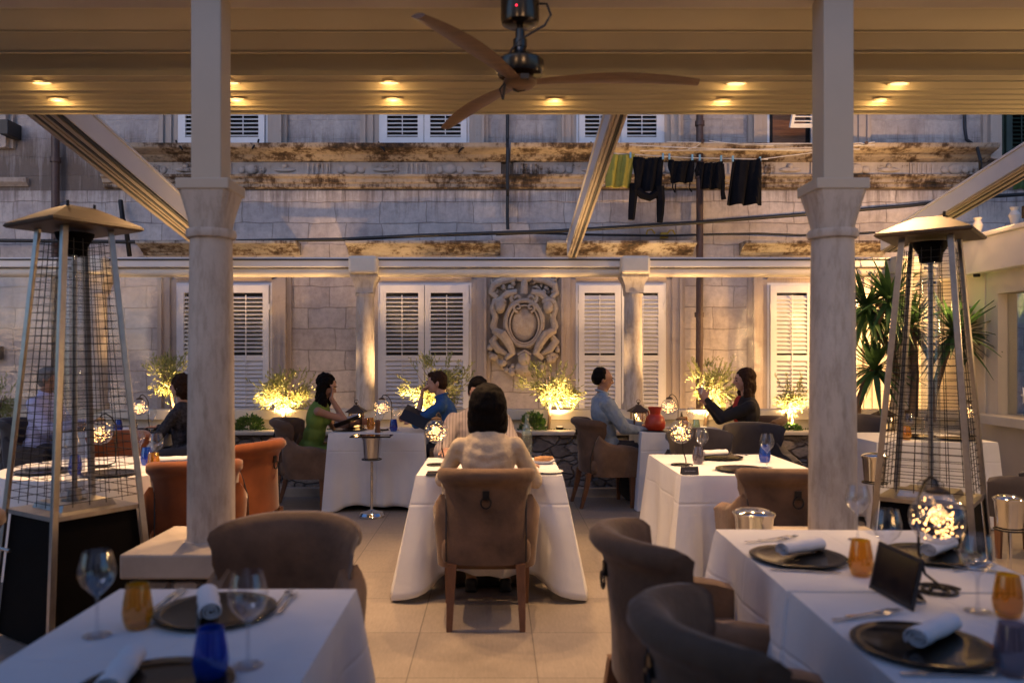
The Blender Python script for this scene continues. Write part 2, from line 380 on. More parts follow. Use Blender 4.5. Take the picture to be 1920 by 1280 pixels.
def tag(o, label, cat, group=None):
    o['label'] = label; o['category'] = cat
    if group: o['group'] = group
    return o
def struct(o): o['kind'] = 'structure'; return o
def thing(name, label, cat, loc=(0, 0, 0), rz=0, group=None):
    o = bpy.data.objects.new(name, None); C.objects.link(o); o.location = loc; o.rotation_euler = (0, 0, rz); o.empty_display_size = .1
    return tag(o, label, cat, group)
def origin(o, loc):
    loc = Vector(loc); o.data.transform(Matrix.Translation(-loc)); o.location = loc; return o
def copy_tree(src, loc, rz, label, group=None, scale=None):
    def rec(o, par):
        c = o.copy(); C.objects.link(c)
        if par is not None: c.parent = par
        for ch in [x for x in bpy.data.objects if x.parent == o]: rec(ch, c)
        return c
    r = rec(src, None); r.location = loc; r.rotation_euler = (0, 0, rz); r['label'] = label
    if group: r['group'] = group
    if scale: r.scale = scale
    return r
def light(name, kind, loc, energy, col=(1, .6, .28), parent=None, size=.03, rot=None, cone=None, blend=.6, world=True):
    d = bpy.data.lights.new(name, kind); d.energy = energy; d.color = col
    if kind == 'SPOT': d.spot_size = cone; d.spot_blend = blend; d.shadow_soft_size = size
    elif kind == 'POINT': d.shadow_soft_size = size
    o = bpy.data.objects.new(name, d); C.objects.link(o); o.location = loc
    if rot: o.rotation_euler = rot
    if parent is not None:
        o.parent = parent
        if world: o.location = Vector(loc)-Vector(parent.location)
    return o
def aim(v): return Vector(v).to_track_quat('-Z', 'Y').to_euler()
def voxel(mb, name, mat, parent, vs=.01, it=3, disp=0, dscale=.08, fac=.5):
    me = bpy.data.meshes.new(name); me.from_pydata(mb.v, [], mb.f); me.update()
    o = bpy.data.objects.new(name, me); C.objects.link(o)
    m = o.modifiers.new('r', 'REMESH'); m.mode = 'VOXEL'; m.voxel_size = vs
    if it: m = o.modifiers.new('s', 'SMOOTH'); m.iterations = it; m.factor = fac
    if disp:
        tx = bpy.data.textures.new('clouds', 'CLOUDS'); tx.noise_scale = dscale
        m = o.modifiers.new('d', 'DISPLACE'); m.texture = tx; m.strength = disp; m.mid_level = .5
    dg = bpy.context.evaluated_depsgraph_get(); dg.update()
    nm = bpy.data.meshes.new_from_object(o.evaluated_get(dg)); nm.name = name
    bpy.data.objects.remove(o); bpy.data.meshes.remove(me)
    nm.materials.clear(); nm.materials.append(MT[mat])
    for p in nm.polygons: p.use_smooth = True
    r = bpy.data.objects.new(name, nm); C.objects.link(r)
    if parent is not None: r.parent = parent
    return r

# ------------------------------------------------------------------ setting
g = MB(); g.box(-150, 150, -60, 300, -.3, -.006); struct(g.build('ground', 'ground'))
g = MB(); g.box(-9, 5.35, -3, 8.62, -.1, 0); struct(g.build('terrace_floor', 'floor'))

# palace facade -------------------------------------------------------------
FY = 10.2
def fx(p): return (p-VX)/F*FY
def fz(p): return H-(p-VY)/F*FY
pal = thing('stone_palace', 'long old limestone palace facade with white shutters and stained cornices behind the terrace', 'building', (0, FY, 0))
b = MB(); b.box(-13, 13, FY, FY+1.2, 3.62, 9); b.build('upper_wall', 'facade', pal, world=True)
b = MB(); b.box(-13, 13, FY-.012, FY+1.2, -.02, 3.618); b.build('wall', 'facade_low', pal, world=True)
def moulding(x0, x1, prof, name, mat):
    # prof: (depth, z) list outline from bottom to top
    pts = [(FY-d, z) for d, z in prof]
    pts = [(FY+.05, prof[0][1])]+pts+[(FY+.05, prof[-1][1])]
    b = MB(); b.extrude(pts, x0, x1, 'X', True)
    return b.build(name, mat, pal, world=True)
for x0, x1 in ((fx(200), fx(948)), (fx(957), fx(1845))):
    zt = fz(281)
    moulding(x0, x1, [(.06, zt-.17), (.1, zt-.15), (.14, zt-.12), (.15, zt-.1), (.22, zt-.08), (.3, zt-.06), (.32, zt-.045), (.34, zt)], 'cornice', 'cornice')
    moulding(x0+.06, x1-.06, [(.03, zt-.36), (.05, zt-.35), (.05, zt-.168)], 'frieze', 'frieze')
    moulding(x0-.02, x1+.02, [(.02, fz(354)), (.05, fz(352)), (.05, fz(346)), (.08, fz(344)), (.09, fz(338)), (.13, fz(335)), (.14, fz(331))], 'lower_moulding', 'cornice')
    # carved consoles on the frieze
    b = MB(); x = x0+.2; k = 0
    while x < x1-.2:
        if k % 3 == 0:
            b.box(x-.16, x+.16, FY-.075, FY-.04, zt-.345, zt-.18)
            for j in range(5): b.tube([(x-.12+j*.06, FY-.085, zt-.33), (x-.12+j*.06, FY-.085, zt-.2)], .017, 6)
        elif k % 3 == 1:
            b.ell((x, FY-.06, zt-.26), (.09, .04, .07)); b.ell((x-.13, FY-.055, zt-.27), (.05, .03, .05)); b.ell((x+.13, FY-.055, zt-.27), (.05, .03, .05))
        else:
            b.ell((x, FY-.06, zt-.27), (.14, .025, .03)); b.ell((x, FY-.06, zt-.23), (.04, .04, .04))
        x += .42; k += 1
    b.build('frieze_carving', 'frieze', pal, smooth=True, world=True)
moulding(fx(-40), fx(55), [(.02, fz(350)), (.07, fz(343)), (.08, fz(335))], 'lower_moulding', 'trim')
def window(cx0, cx1, ztop, zbot, leaves=2, mat='shutter', openness=0.5, dark_top=False, sur=True, cornice=None, skip=None, rot=.55):
    w = MB(); x0, x1 = cx0, cx1
    # stone surround: stepped jambs and head
    if sur:
        s = MB()
        for (o1, o2, d) in ((.0, .07, .055), (.07, .16, .09), (.16, .19, .13), (.19, .24, .06)):
            s.box(x0-.03-o2, x0-.03-o1, FY-d, FY+.02, zbot-.02, ztop+.03+o2*.6)
            s.box(x1+.03+o1, x1+.03+o2, FY-d, FY+.02, zbot-.02, ztop+.03+o2*.6)
        for (o1, o2, d) in ((.0, .05, .05), (.05, .11, .085), (.11, .145, .125)):
            s.box(x0-.03, x1+.03, FY-d, FY+.02, ztop+.03+o1, ztop+.03+o2)
        s.build('window_surround', 'trim', pal, world=True)
    if cornice:
        a, c, z0, z1 = cornice; h = z1-z0
        moulding(a, c, [(.05, z0), (.07, z0+h*.2), (.1, z0+h*.25), (.14, z0+h*.45), (.2, z0+h*.62), (.27, z0+h*.75), (.28, z0+h*.8), (.28, z1)], 'window_cornice', 'cornice_light')
    fr = MB(); y = FY-.05
    fr.box(x0-.028, x0, y-.005, y+.04, zbot, ztop+.028); fr.box(x1, x1+.028, y-.005, y+.04, zbot, ztop+.028); fr.box(x0, x1, y-.005, y+.04, ztop, ztop+.028)
    wo = fr.build('window', mat, pal, world=True)
    bd = MB(); bd.box(x0, x1, FY-.018, FY+.03, zbot, ztop)
    o = bd.build('dark_opening', 'void', wo); o.data.transform(Matrix.Translation(-pal.location))
    n = leaves; lw = (x1-x0)/n
    for i in range(n):
        if skip is not None and i in skip: continue
        a = x0+i*lw+.004; c = a+lw-.008; s = MB(); st = .075
        s.box(a, a+st, y-.045, y-.006, zbot, ztop-.003); s.box(c-st, c, y-.045, y-.006, zbot, ztop-.003)
        s.box(a+st, c-st, y-.044, y-.007, ztop-.1, ztop-.004); s.box(a+st, c-st, y-.044, y-.007, zbot+.001, zbot+.11)
        H_ = ztop-zbot
        rails = [zbot+H_*.5] if H_ > 1.2 else []
        for r in rails: s.box(a+st, c-st, y-.044, y-.007, r-.035, r+.035)
        z = zbot+.135
        while z < ztop-.115:
            if not any(abs(z-r) < .06 for r in rails):
                up = z > zbot+H_*.5
                an = (.98 if not (dark_top and up) else .4)
                if dark_top is None: an = .5
                Mx = Matrix.Translation((0, y-.026, z)) @ Euler((an, 0, 0)).to_matrix().to_4x4()
                s.box(a+st, c-st, -.032, .032, -.004, .004, Mx)
            z += .052
        s.box((a+c)/2-.006, (a+c)/2+.006, y-.052, y-.044, zbot+.14, ztop-.13)
        s.box(a-.01 if i == 0 else c-.01, a+.02 if i == 0 else c+.02, y-.055, y-.045, ztop-.32, ztop-.24)
        o = s.build('shutter', mat, wo); o.data.transform(Matrix.Translation(-pal.location))
    return wo
for i, (a, c) in enumerate(((338, 508), (714, 880), (1083, 1243), (1440, 1600))):
    cor = [(272, 565), (655, 938), (1023, 1297), (1385, 1655)][i]
    window(fx(a), fx(c), fz(535), .55, 2, dark_top=(i < 2 and True), cornice=(fx(cor[0]), fx(cor[1]), fz(479), fz(457)))
for i, (a, c) in enumerate(((341, 500), (716, 876), (1084, 1240))):
    window(fx(a), fx(c), fz(278)+1.75, fz(277), 2, dark_top=None)
# upper window with open hinged leaf
wo = window(fx(1440), fx(1590), fz(278)+1.75, fz(277), 2, dark_top=None, skip=(0,))
s = MB(); s.box(fx(1447), fx(1508), FY-.035, FY-.02, fz(270), fz(200)); o = s.build('wooden_panel', 'brown_wood_window', wo); o.data.transform(Matrix.Translation(-pal.location))
s = MB(); Mx = Matrix.Translation((fx(1492), FY-.3, fz(252))) @ Euler((.45, -.03, .12)).to_matrix().to_4x4()
for q in ((-.2, -.16), (.16, .2)): s.box(q[0], q[1], -.018, .018, 0, .75, Mx)
s.box(-.16, .16, -.017, .017, 0, .05, Mx); s.box(-.16, .16, -.017, .017, .7, .75, Mx)
for k in range(12): s.box(-.16, .16, -.02, .02, .075+k*.053, .087+k*.053, Mx)
o = s.build('hinged_louvre', 'shutter', wo); o.data.transform(Matrix.Translation(-pal.location))
# green shuttered window far right
window(fx(1878), fx(1990), fz(298)+1.75, fz(298), 2, 'green', dark_top=None)
window(fx(-10)-1.2, fx(-10), fz(278)+1.75, fz(277), 2, dark_top=None)
window(fx(-60)-1.1, fx(-60), fz(535), .55, 2, cornice=(fx(-60)-1.35, fx(-60)+.25, fz(479), fz(457)))

# carved coat of arms (generic scrolled cartouche)
crest = thing('carved_cartouche', 'weathered stone cartouche with an oval shield, scrolls and garlands carved on the facade', 'stone carving', (fx(982), FY-.02, fz(700)))
cx = fx(982); k_ = FY/F
def cp(px, py, d=.05): return (cx+(px-982)*k_, FY-d, fz(py))
b = MB(); b.box(cp(925, 0)[0], cp(1040, 0)[0], FY-.045, FY+.01, fz(655), fz(528))
for t_ in range(16):
    a = t_/16*2*PI
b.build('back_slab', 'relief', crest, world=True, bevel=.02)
b = MB()
ov = [cp(982+34*math.cos(a)*(1-.12*math.sin(a)*-1 if math.sin(a) < 0 else 1), 607-42*math.sin(a), .16) for a in [i*2*PI/32 for i in range(33)]]
b.tube(ov, .034, 8); b.ell(cp(982, 607, .09), (.21, .09, .27), None, 22, 12)
ov2 = [cp(982+27*math.cos(a), 609-35*math.sin(a), .18) for a in [i*2*PI/28 for i in range(29)]]
b.tube(ov2, .012, 6)
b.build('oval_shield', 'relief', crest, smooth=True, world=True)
b = MB()
def scroll(cxp, cyp, r0, turns, dirn, a0, rad=.03, d=.14):
    pts = []; n = int(26*turns)
    for i in range(n+1):
        a = a0+dirn*i/n*turns*2*PI; r = r0*(1-i/n*.85); pts.append(cp(cxp+r*math.cos(a), cyp-r*math.sin(a), d+.03*i/n))
    b.tube(pts, [rad*(1-.45*i/n) for i in range(n+1)], 7)
for sgn in (-1, 1):
    scroll(982+sgn*14, 561, 12, 1.3, -sgn, PI/2 if 1 else 0, .03)
    scroll(982+sgn*12, 578, 8, 1.2, sgn, -PI/2, .02, .18)
    b.tube([cp(982+sgn*x, y, d) for x, y, d in ((14, 549, .14), (30, 552, .15), (42, 562, .13), (52, 566, .12), (57, 580, .12), (53, 596, .13), (57, 612, .12), (50, 628, .14), (58, 640, .12), (48, 655, .15), (30, 664, .13))],
           [.04, .045, .04, .055, .05, .04, .05, .04, .06, .05, .03], 8)
    scroll(982+sgn*45, 571, 9, 1.1, sgn, 0, .028, .17)
    b.ell(cp(982+sgn*44, 577, .17), (.065, .06, .085)); b.ell(cp(982+sgn*44, 567, .15), (.08, .05, .05))
    b.tube([cp(982+sgn*x, y, d) for x, y, d in ((56, 620, .12), (40, 628, .2), (28, 645, .18), (22, 662, .17), (34, 672, .14))], [.045, .06, .055, .045, .03], 8)
    b.tube([cp(982+sgn*x, y, d) for x, y, d in ((50, 560, .12), (60, 550, .1), (56, 536, .12), (40, 528, .1), (22, 524, .12), (8, 520, .1))], [.03, .045, .05, .045, .05, .03], 8)
b.tube([cp(982, 552, .15), cp(982, 530, .17), cp(982, 514, .12)], [.05, .04, .06], 8); b.ell(cp(982, 524, .16), (.1, .05, .05))
b.ell(cp(982, 672, .16), (.08, .08, .1)); b.ell(cp(982, 690, .14), (.12, .07, .09)); b.tube([cp(970, 665, .18), cp(982, 658, .2), cp(994, 665, .18)], .02, 7)
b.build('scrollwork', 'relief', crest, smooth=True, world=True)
b = MB(); rr = random.Random(3)
for sgn in (-1, 1):
    for i in range(46):
        u = rr.random(); a = u*PI*.62
        px_ = 982+sgn*(58*math.cos(a*.95)+rr.uniform(-6, 6)); py_ = 650+46*math.sin(a*1.0)+rr.uniform(-7, 5)
        b.ell(cp(px_, min(py_, 700), .07+rr.random()*.07), (rr.uniform(.025, .05),)*3, None, 7, 5)
    for i in range(34):
        px_ = 982+sgn*rr.uniform(16, 62); py_ = rr.uniform(512, 552)-(abs(px_-982)-30)*.05
        b.ell(cp(px_, py_, .05+rr.random()*.07), (rr.uniform(.02, .045), .03, rr.uniform(.02, .045)), None, 7, 5)
b.build('garland', 'relief', crest, smooth=True, world=True)

# drain pipes, cables on the facade
def pipe(name, label, pts, r, mat='pipe', cat='pipe', collars=()):
    pts = [Vector(p) for p in pts]
    b = MB(); b.tube(pts, r, 10)
    for c_ in collars: b.tube([Vector(c_)-Vector((0, 0, .03)), Vector(c_)+Vector((0, 0, .03))], r*1.35, 10)
    o = b.build(name, mat, None, smooth=True); origin(o, pts[0]); return tag(o, label, cat)
pipe('drain_pipe', 'rusty brown downpipe running down the facade right of the cartouche, behind the clothesline', [P(1312, 150, 10.05), P(1312, 500, 10.05), P(1311, 700, 10.05), (fx(1311)*.99, 10.05, .05)], .045, collars=[P(1312, 232, 10.05), P(1312, 330, 10.05), P(1311, 590, 10.05)])
pipe('drain_pipe', 'dark downpipe on the facade above the left patio heater', [P(104, 150, 10.1), P(104, 420, 10.1), P(104, 760, 10.1)], .05, collars=[P(104, 300, 10.1)])
pipe('cable', 'thin black cable clipped vertically to the facade above the cartouche', [P(952, 150, 10.12)+Vector((0, 0, .0))]+[P(952+random.uniform(-1, 1), y, 10.12 if not 275 < y < 360 else 9.82) for y in (200, 262, 280, 330, 352, 365, 400, 430)], .022, 'black', 'cable')
pipe('cable', 'black cable draped vertically beside the right upper window above the stained cornice', [P(1808, 150, 10.12), P(1809, 240, 10.12), P(1812, 262, 10.05), P(1832, 276, 9.9), P(1838, 300, 9.8), P(1838, 375, 10.1)], .02, 'black', 'cable')
pts = [P(x, y, 10.0-abs(math.sin(x*.01))*.05) for x, y in ((-60, 455), (0, 451), (120, 452), (300, 454), (440, 452), (640, 449), (780, 442), (900, 438), (1050, 433), (1200, 424), (1310, 417), (1510, 402), (1700, 386), (1850, 369), (1990, 360))]
pipe('cable', 'long thick black cable sagging across the whole facade above the window cornices', pts, .024, 'black', 'cable')
pts = [P(x, y, 10.08) for x, y in ((930, 440), (1000, 437), (1100, 440), (1250, 442), (1310, 440), (1420, 438), (1500, 441), (1560, 440), (1640, 436))]
pipe('cable', 'second thinner black cable running level above the right window cornices', pts, .015, 'black', 'cable')
b = MB(); b.box(fx(1236), fx(1250), FY-.1, FY-.02, fz(448), fz(438)); b.tube([P(1212, 440, 10.1), P(1214, 432, 10.1), P(1222, 430, 10.1), P(1228, 438, 10.1)], .01); b.tube([P(1250, 440, 10.1), P(1256, 432, 10.1), P(1262, 432, 10.1), P(1266, 440, 10.1)], .01)
o = b.build('junction_box', 'yellow'); origin(o, P(1243, 443, 10.1)); tag(o, 'small ochre junction box on the cable above the right window cornice', 'junction box')
pipe('iron_hook', 'rusty iron bracket hanging on the wall right of the left heater cap', [P(226, 376, 10.1), P(230, 410, 10.05), P(236, 425, 9.95), P(238, 440, 9.95), P(243, 480, 10.05)], .03, 'iron', 'bracket')
b = MB(); b.box(P(8, 0, 10)[0], P(24, 0, 10)[0], 9.9, 10.19, P(0, 256, 10)[2], P(0, 228, 10)[2]); o = b.build('wall_box', 'black', bevel=.01); origin(o, P(16, 256, 10)); tag(o, 'small black wall lamp box at the top left edge of the facade', 'wall lamp')
b = MB(); b.box(fx(-8), fx(9), FY-.12, FY-.012, fz(674), fz(649)); o = b.build('meter_box', 'pipe', bevel=.01); origin(o, (fx(0), FY, fz(674))); tag(o, 'small rusty brown box on the lower facade at the left edge', 'box')
for (hx, hy, d) in ((330, 272, 1), (485, 270, -1), (710, 275, 1), (872, 277, -1), (1108, 275, 1)):
    pipe('shutter_catch', 'black iron catch on the sill of the upper window at %s' % {330: 'the left, outer side', 485: 'the left, inner side', 710: 'the centre, left side', 872: 'the centre, right side', 1108: 'the right of centre'}[hx],
         [P(hx, hy-8, 9.95), P(hx+2*d, hy, 9.9), P(hx+8*d, hy+3, 9.88), P(hx+12*d, hy+9, 9.85)], .012, 'iron', 'window catch')

# planter wall, soil, rear ledge --------------------------------------------
pw = thing('planter_wall', 'low rubble stone planter wall with pale ledge along the back of the terrace', 'planter', (0, 8.62, 0))
b = MB(); b.box(-9, 5.3, 8.62, 8.8, -.05, .65); b.build('stone_face', 'rubble', pw, world=True)
b = MB(); b.box(-9, 5.3, 8.57, 8.8, .652, .69); b.build('ledge', 'coping', pw, world=True, bevel=.006)
b = MB(); b.box(-9, 5.3, 8.802, 9.3, -.05, .66); b.build('soil', 'soil', pw, world=True)
b = MB(); b.box(-9, 5.3, 8.5, 8.615, 0.001, .09); b.build('footing', 'plinth', pw, world=True)
kw = thing('parapet', 'cream parapet rail that carries the clear blinds behind the planter', 'parapet', (0, 9.05, 0))
b = MB(); b.box(-9, 5.3, 9.02, 9.16, .5, .78); b.build('rail_base', 'coping', kw, world=True, bevel=.006)
b = MB(); b.box(-9, 5.3, 8.97, 9.2, .782, .9); b.build('rail_top', 'coping', kw, world=True, bevel=.012)
b = MB(); b.box(-9, 5.3, 9.3, 9.4, -.1, .78); b.build('rear_wall', 'coping', kw, world=True)

# far columns + gutter + blind ---------------------------------------------
def far_column(px, label, g='limestone columns carrying the far gutter'):
    c = P(px, 700, 9.05); r = thing('stone_column', label, 'column', (c.x, 9.05, .9), 0, g)
    k = 9.05/F
    b = MB(); zt = P(0, 550, 9.05).z-.9
    b.lathe([(.125, 0), (.125, .05), (.112, .08), (.108, .1), (.104, zt*.5), (.1, zt)], 24); b.build('shaft', 'column', r, smooth=True)
    z1 = P(0, 516, 9.05).z-.9
    b = MB(); b.lathe([(.112, zt-.03), (.112, zt-.005), (.104, zt)], 24)
    sq = lambda h, z: [(-h, -h, z), (h, -h, z), (h, h, z), (-h, h, z)]
    vs = []; 
    for i in range(7):
        u = i/6; vs += sq(.1+.05*u**2.2, zt+(z1-zt)*u*.85)
    vs += sq(.15, z1)
    fs = []
    for i in range(7):
        for j in range(4): fs.append((i*4+j, i*4+(j+1) % 4, (i+1)*4+(j+1) % 4, (i+1)*4+j))
    fs.append((28, 29, 30, 31)); b.add(vs, fs); b.build('capital', 'column', r)
    b = MB(); b.box(-.16, .16, -.2, .1, z1+.002, z1+.2); o = b.build('bracket_box', 'coping', r, bevel=.03)
    return r
far_column(685, 'limestone column on the planter left of the central shuttered window')
far_column(1187, 'limestone column on the planter in front of the window right of the cartouche')
far_column(183, 'limestone column on the planter seen through the left patio heater')
far_column(1690, 'limestone column on the planter seen through the right patio heater')
gz = P(0, 485, 9.05).z
gt = thing('gutter_beam', 'pale aluminium gutter beam running level across the far edge of the terrace', 'gutter beam', (0, 9.05, gz))
b = MB(); b.box(-9, 5.0, 9.0, 9.2, gz-.1, gz+.01); b.build('gutter', 'alu', gt, world=True, bevel=.008)
b = MB(); b.box(-9, 5.0, 8.988, 9.0, gz-.025, gz-.008); b.build('seal', 'dark_seal', gt, world=True)
b = MB(); b.tube([(-9, 9.08, gz-.155), (5, 9.08, gz-.155)], .052, 14); b.build('blind_roll', 'coping', gt, smooth=True, world=True)
edges = [-9, P(183, 0, 9.05).x, P(685, 0, 9.05).x, P(1187, 0, 9.05).x, P(1690, 0, 9.05).x]
nm = ['left of the left heater', 'between the two columns left of centre', 'in the centre, over the cartouche', 'between the column right of centre and the right heater']
for i in range(4):
    b = MB(); x0, x1 = edges[i]+.12, edges[i+1]-.12; n = 40; m = 14
    vs = []; fs = []
    for a in range(n+1):
        for c in range(m+1):
            u = a/n; v = c/m; vs.append((x0+(x1-x0)*u, 9.06+.012*math.sin(u*23+i)*math.sin(v*PI)+.008*math.sin(v*9+u*7), .9+(gz-.2-.9)*v))
    for a in range(n):
        for c in range(m): j = a*(m+1)+c; fs.append((j, j+m+1, j+m+2, j+1))
    b.add(vs, fs); o = b.build('clear_blind', 'blind', smooth=True); origin(o, ((x0+x1)/2, 9.06, .9))
    tag(o, 'clear plastic roll-down blind hanging %s' % nm[i], 'blind', 'clear blinds along the far edge')

# near columns --------------------------------------------------------------
NY = 3.93
def near_column(px, label):
    X = (px-VX)/F*NY; r = thing('stone_column', label, 'column', (X, NY, 0), 0, 'limestone columns at the front of the terrace roof')
    b = MB(); b.box(-.28, .28, -.28, .28, 0, .47)
    b.build('pedestal', 'rubble', r, bevel=.01)
    b = MB(); b.box(-.31, .31, -.31, .31, .485, .6); b.build('plinth', 'plinth', r, bevel=.012)
    zt = P(0, 440, NY).z
    b = MB(); b.lathe([(.128, .6), (.128, .602), (.113, .605), (.113, .7), (.111, 1.1), (.107, 1.6), (.1, zt-.02)], 40)
    b.build('shaft', 'column', r, smooth=True)
    z1 = P(0, 354, 3.81).z; z2 = P(0, 333, 3.81).z
    b = MB(); b.lathe([(.1, zt-.025), (.115, zt-.02), (.121, zt), (.115, zt+.02), (.1, zt+.022)], 40)
    vs = []; fs = []; n = 32
    for i in range(13):
        u = i/12; k = u**1.9; hw = .101+.021*u**1.5; e = .02+.98*(1-u)**1.6
        for j in range(n):
            a = 2*PI*j/n+PI/n; c_, s_ = math.cos(a), math.sin(a)
            m = max(abs(c_), abs(s_)); rr_ = hw/m; rc = hw
            q = rc*(1-u**.7)+rr_*u**.7
            vs.append((q*c_, q*s_, zt+.022+(z1-zt-.022)*u))
    for i in range(12):
        for j in range(n): fs.append((i*n+j, i*n+(j+1) % n, (i+1)*n+(j+1) % n, (i+1)*n+j))
    b.add(vs, fs)
    b.build('capital', 'column', r, smooth=True, angle=35)
    b = MB(); b.box(-.128, .128, -.128, .128, z1, z2); b.build('abacus', 'post', r, bevel=.006)
    b = MB(); b.box(-.073, .073, -.073, .073, z2+.001, 3.27); b.build('post', 'post', r, bevel=.005)
    b = MB(); b.box(-.12, .12, -.04, .04, 3.2, 3.268); 
    return r
near_column(396, 'tall limestone column with square capital left of centre, behind the brown chair')
near_column(1561, 'tall limestone column with square capital right of centre, left of the right heater')

# roof ----------------------------------------------------------------------
SL = .159
def rz(Y): return gz+SL*(9.05-Y)
rf = thing('front_beam', 'cream beam across the top of the near columns', 'roof beam', (0, NY, 3.27))
b = MB(); b.box(-7, 7, 3.81, 4.06, 3.272, 3.5); b.build('beam', 'post', rf, world=True, bevel=.008)
# pleated canvas
def invY(py):   # depth at which the rafter soffit line shows at that image row
    k = (VY-py)/F; return (gz-1.5+SL*9.05)/(k+SL)
rows = [13, 58, 97, 140, 153, 168, 178, 188, 197, 205, 213]
ys = [invY(r) for r in rows]
prof = [(4.07, rz(4.07)+.12), (4.07, rz(4.07)+.02)]
for i in range(len(ys)-1):
    y0, y1 = ys[i], ys[i+1]; d = y1-y0; zz0 = rz(y0); zz1 = rz(y1)
    dep = min(.26, d*1.25)
    if i == 0: y0 = 4.07
    q = lambda u, w: (y0+d*u, zz0+(zz1-zz0)*u+dep*w)
    A = min(.13, d*.8); q = lambda u, w: (y0+d*u, rz(y0+d*u)+w)
    if i == 2: prof += [q(.0, .0), q(.01, .3), q(.5, .33), q(.8, .26), q(.9, .14), q(.97, .04), q(.995, .0)]
    else: prof += [q(0, 0), q(.03, A*1.0), q(.2, A*1.0), q(.45, A*.8), q(.7, A*.45), q(.88, A*.13), q(.97, .004), q(.995, 0)]
yE = ys[-1]
prof += [(yE+.03, rz(yE)+.01), (yE+.035, rz(yE)+.3), (4.1, rz(4.1)+.45)]
b = MB(); b.extrude(prof, -7, 7, 'X', False); aw = thing('retracted_awning', 'beige pleated canvas awning folded under the roof across the top of the picture', 'awning', (0, 4.8, rz(4.8)))
b.build('canvas', 'canvas', aw, smooth=True, world=True, angle=35)
MT['seam'] = simple('awning_seam', (.13, .09, .05), .8)  # dark brown standing in for shade under the pleat lips
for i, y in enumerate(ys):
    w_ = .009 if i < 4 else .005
    b = MB(); b.box(-7, 7, y-w_, y+.002, rz(y)-.003-w_*.8, rz(y)+.02); b.build('hem_bar', 'canvas', aw, world=True, bevel=.002)  # bar added along the lip so its line reads
    b = MB(); b.box(-7, 7, y+.0025, y+.0025+w_*.8, rz(y)-.001, rz(y)+.05); b.build('seam', 'seam', aw, world=True)  # dark strip drawn as the shadow line behind each lip
def rafter(X, w, label, Yend=9.0, h=.17, Y0=5.5):
    r = thing('roof_rafter', label, 'rafter', (X, Yend, rz(Yend)), 0, 'sloping rafters down to the gutter')
    def sl(b, x0, x1, z0, z1, ya=Y0, yb=Yend):
        b.add([(X+x0, ya, rz(ya)+z0), (X+x1, ya, rz(ya)+z0), (X+x1, yb, rz(yb)+z0), (X+x0, yb, rz(yb)+z0),
               (X+x0, ya, rz(ya)+z1), (X+x1, ya, rz(ya)+z1), (X+x1, yb, rz(yb)+z1), (X+x0, yb, rz(yb)+z1)],
              [(0, 3, 2, 1), (4, 5, 6, 7), (0, 1, 5, 4), (1, 2, 6, 5), (2, 3, 7, 6), (3, 0, 4, 7)])
    b = MB(); sl(b, -w/2, w/2, .02, h); b.build('profile', 'alu', r, world=True)
    n = max(4, int(w/.026)); b = MB(); dk = MB()
    for i in range(n):
        a = -w/2+.006+i*(w-.012)/n; c = a+(w-.012)/n
        if i % 3 != 2: sl(b, a+.002, c-.002, -.004 if i % 2 else .004, .019)
        else: sl(dk, a+.001, c-.001, .001, .019)
    b.build('grooved_soffit', 'alu_groove', r, world=True); dk.build('guide_seal', 'dark_seal', r, world=True)
    b = MB(); sl(b, -w/2-.012, w/2+.012, h+.001, h+.02); b.build('cover_strip', 'alu', r, world=True)
    return r
rafter(-3.14, .25, 'wide pale rafter with grooved golden underside sloping down at the left', h=.2)
rafter(.86, .115, 'narrow pale rafter with grooved golden underside sloping down right of centre', h=.17)
rafter(4.35, .2, 'pale rafter with golden underside sloping down at the right edge', Yend=8.8, h=.17)

# downlights ----------------------------------------------------------------
dl = None
# energy varied as in photo
k = 0
for (px, py) in ((78, 157), (110, 189), (430, 157), (445, 189), (730, 157), (738, 189), (1040, 190), (1380, 159), (1355, 191), (1685, 159), (1650, 190)):
    Y = invY(py); c = P(px, py, Y); c.z = rz(Y)+.006
    side = {78: 'far left, front row', 110: 'far left, back row', 430: 'right of the left column, front row', 445: 'right of the left column, back row', 730: 'left of the fan, front row', 738: 'left of the fan, back row', 1040: 'under the right fan blade', 1380: 'left of the right column, front row', 1355: 'left of the right column, back row', 1685: 'right of the right column, front row', 1650: 'right of the right column, back row'}[px]
    r = thing('downlight', 'small glowing recessed spotlight in the pleated awning, %s' % side, 'spotlight', c, 0, 'recessed spotlights in the awning')
    b = MB(); b.lathe([(.05, .004), (.054, .002), (.054, -.001), (.05, -.002), (.046, .002)], 20, sx=1.3, sy=.75); b.build('trim_ring', 'canvas', r, smooth=True)
    b = MB(); b.lathe([(.0001, -.005), (.03, -.004), (.038, -.002), (.038, -.001), (.0001, -.001)], 20, sx=1.45, sy=.7); b.build('lens', 'spotdisc', r, smooth=True)
    light('downlight_lamp', 'SPOT', (0, 0, -.035), 135, (1, .58, .26), r, .02, (math.radians(random.uniform(-14, 0)), 0, 0), math.radians(92), .7, world=False)
    light('downlight_halo', 'POINT', (0, -.02, -.03), .8, (1, .56, .22), r, .015, world=False)
    k += 1

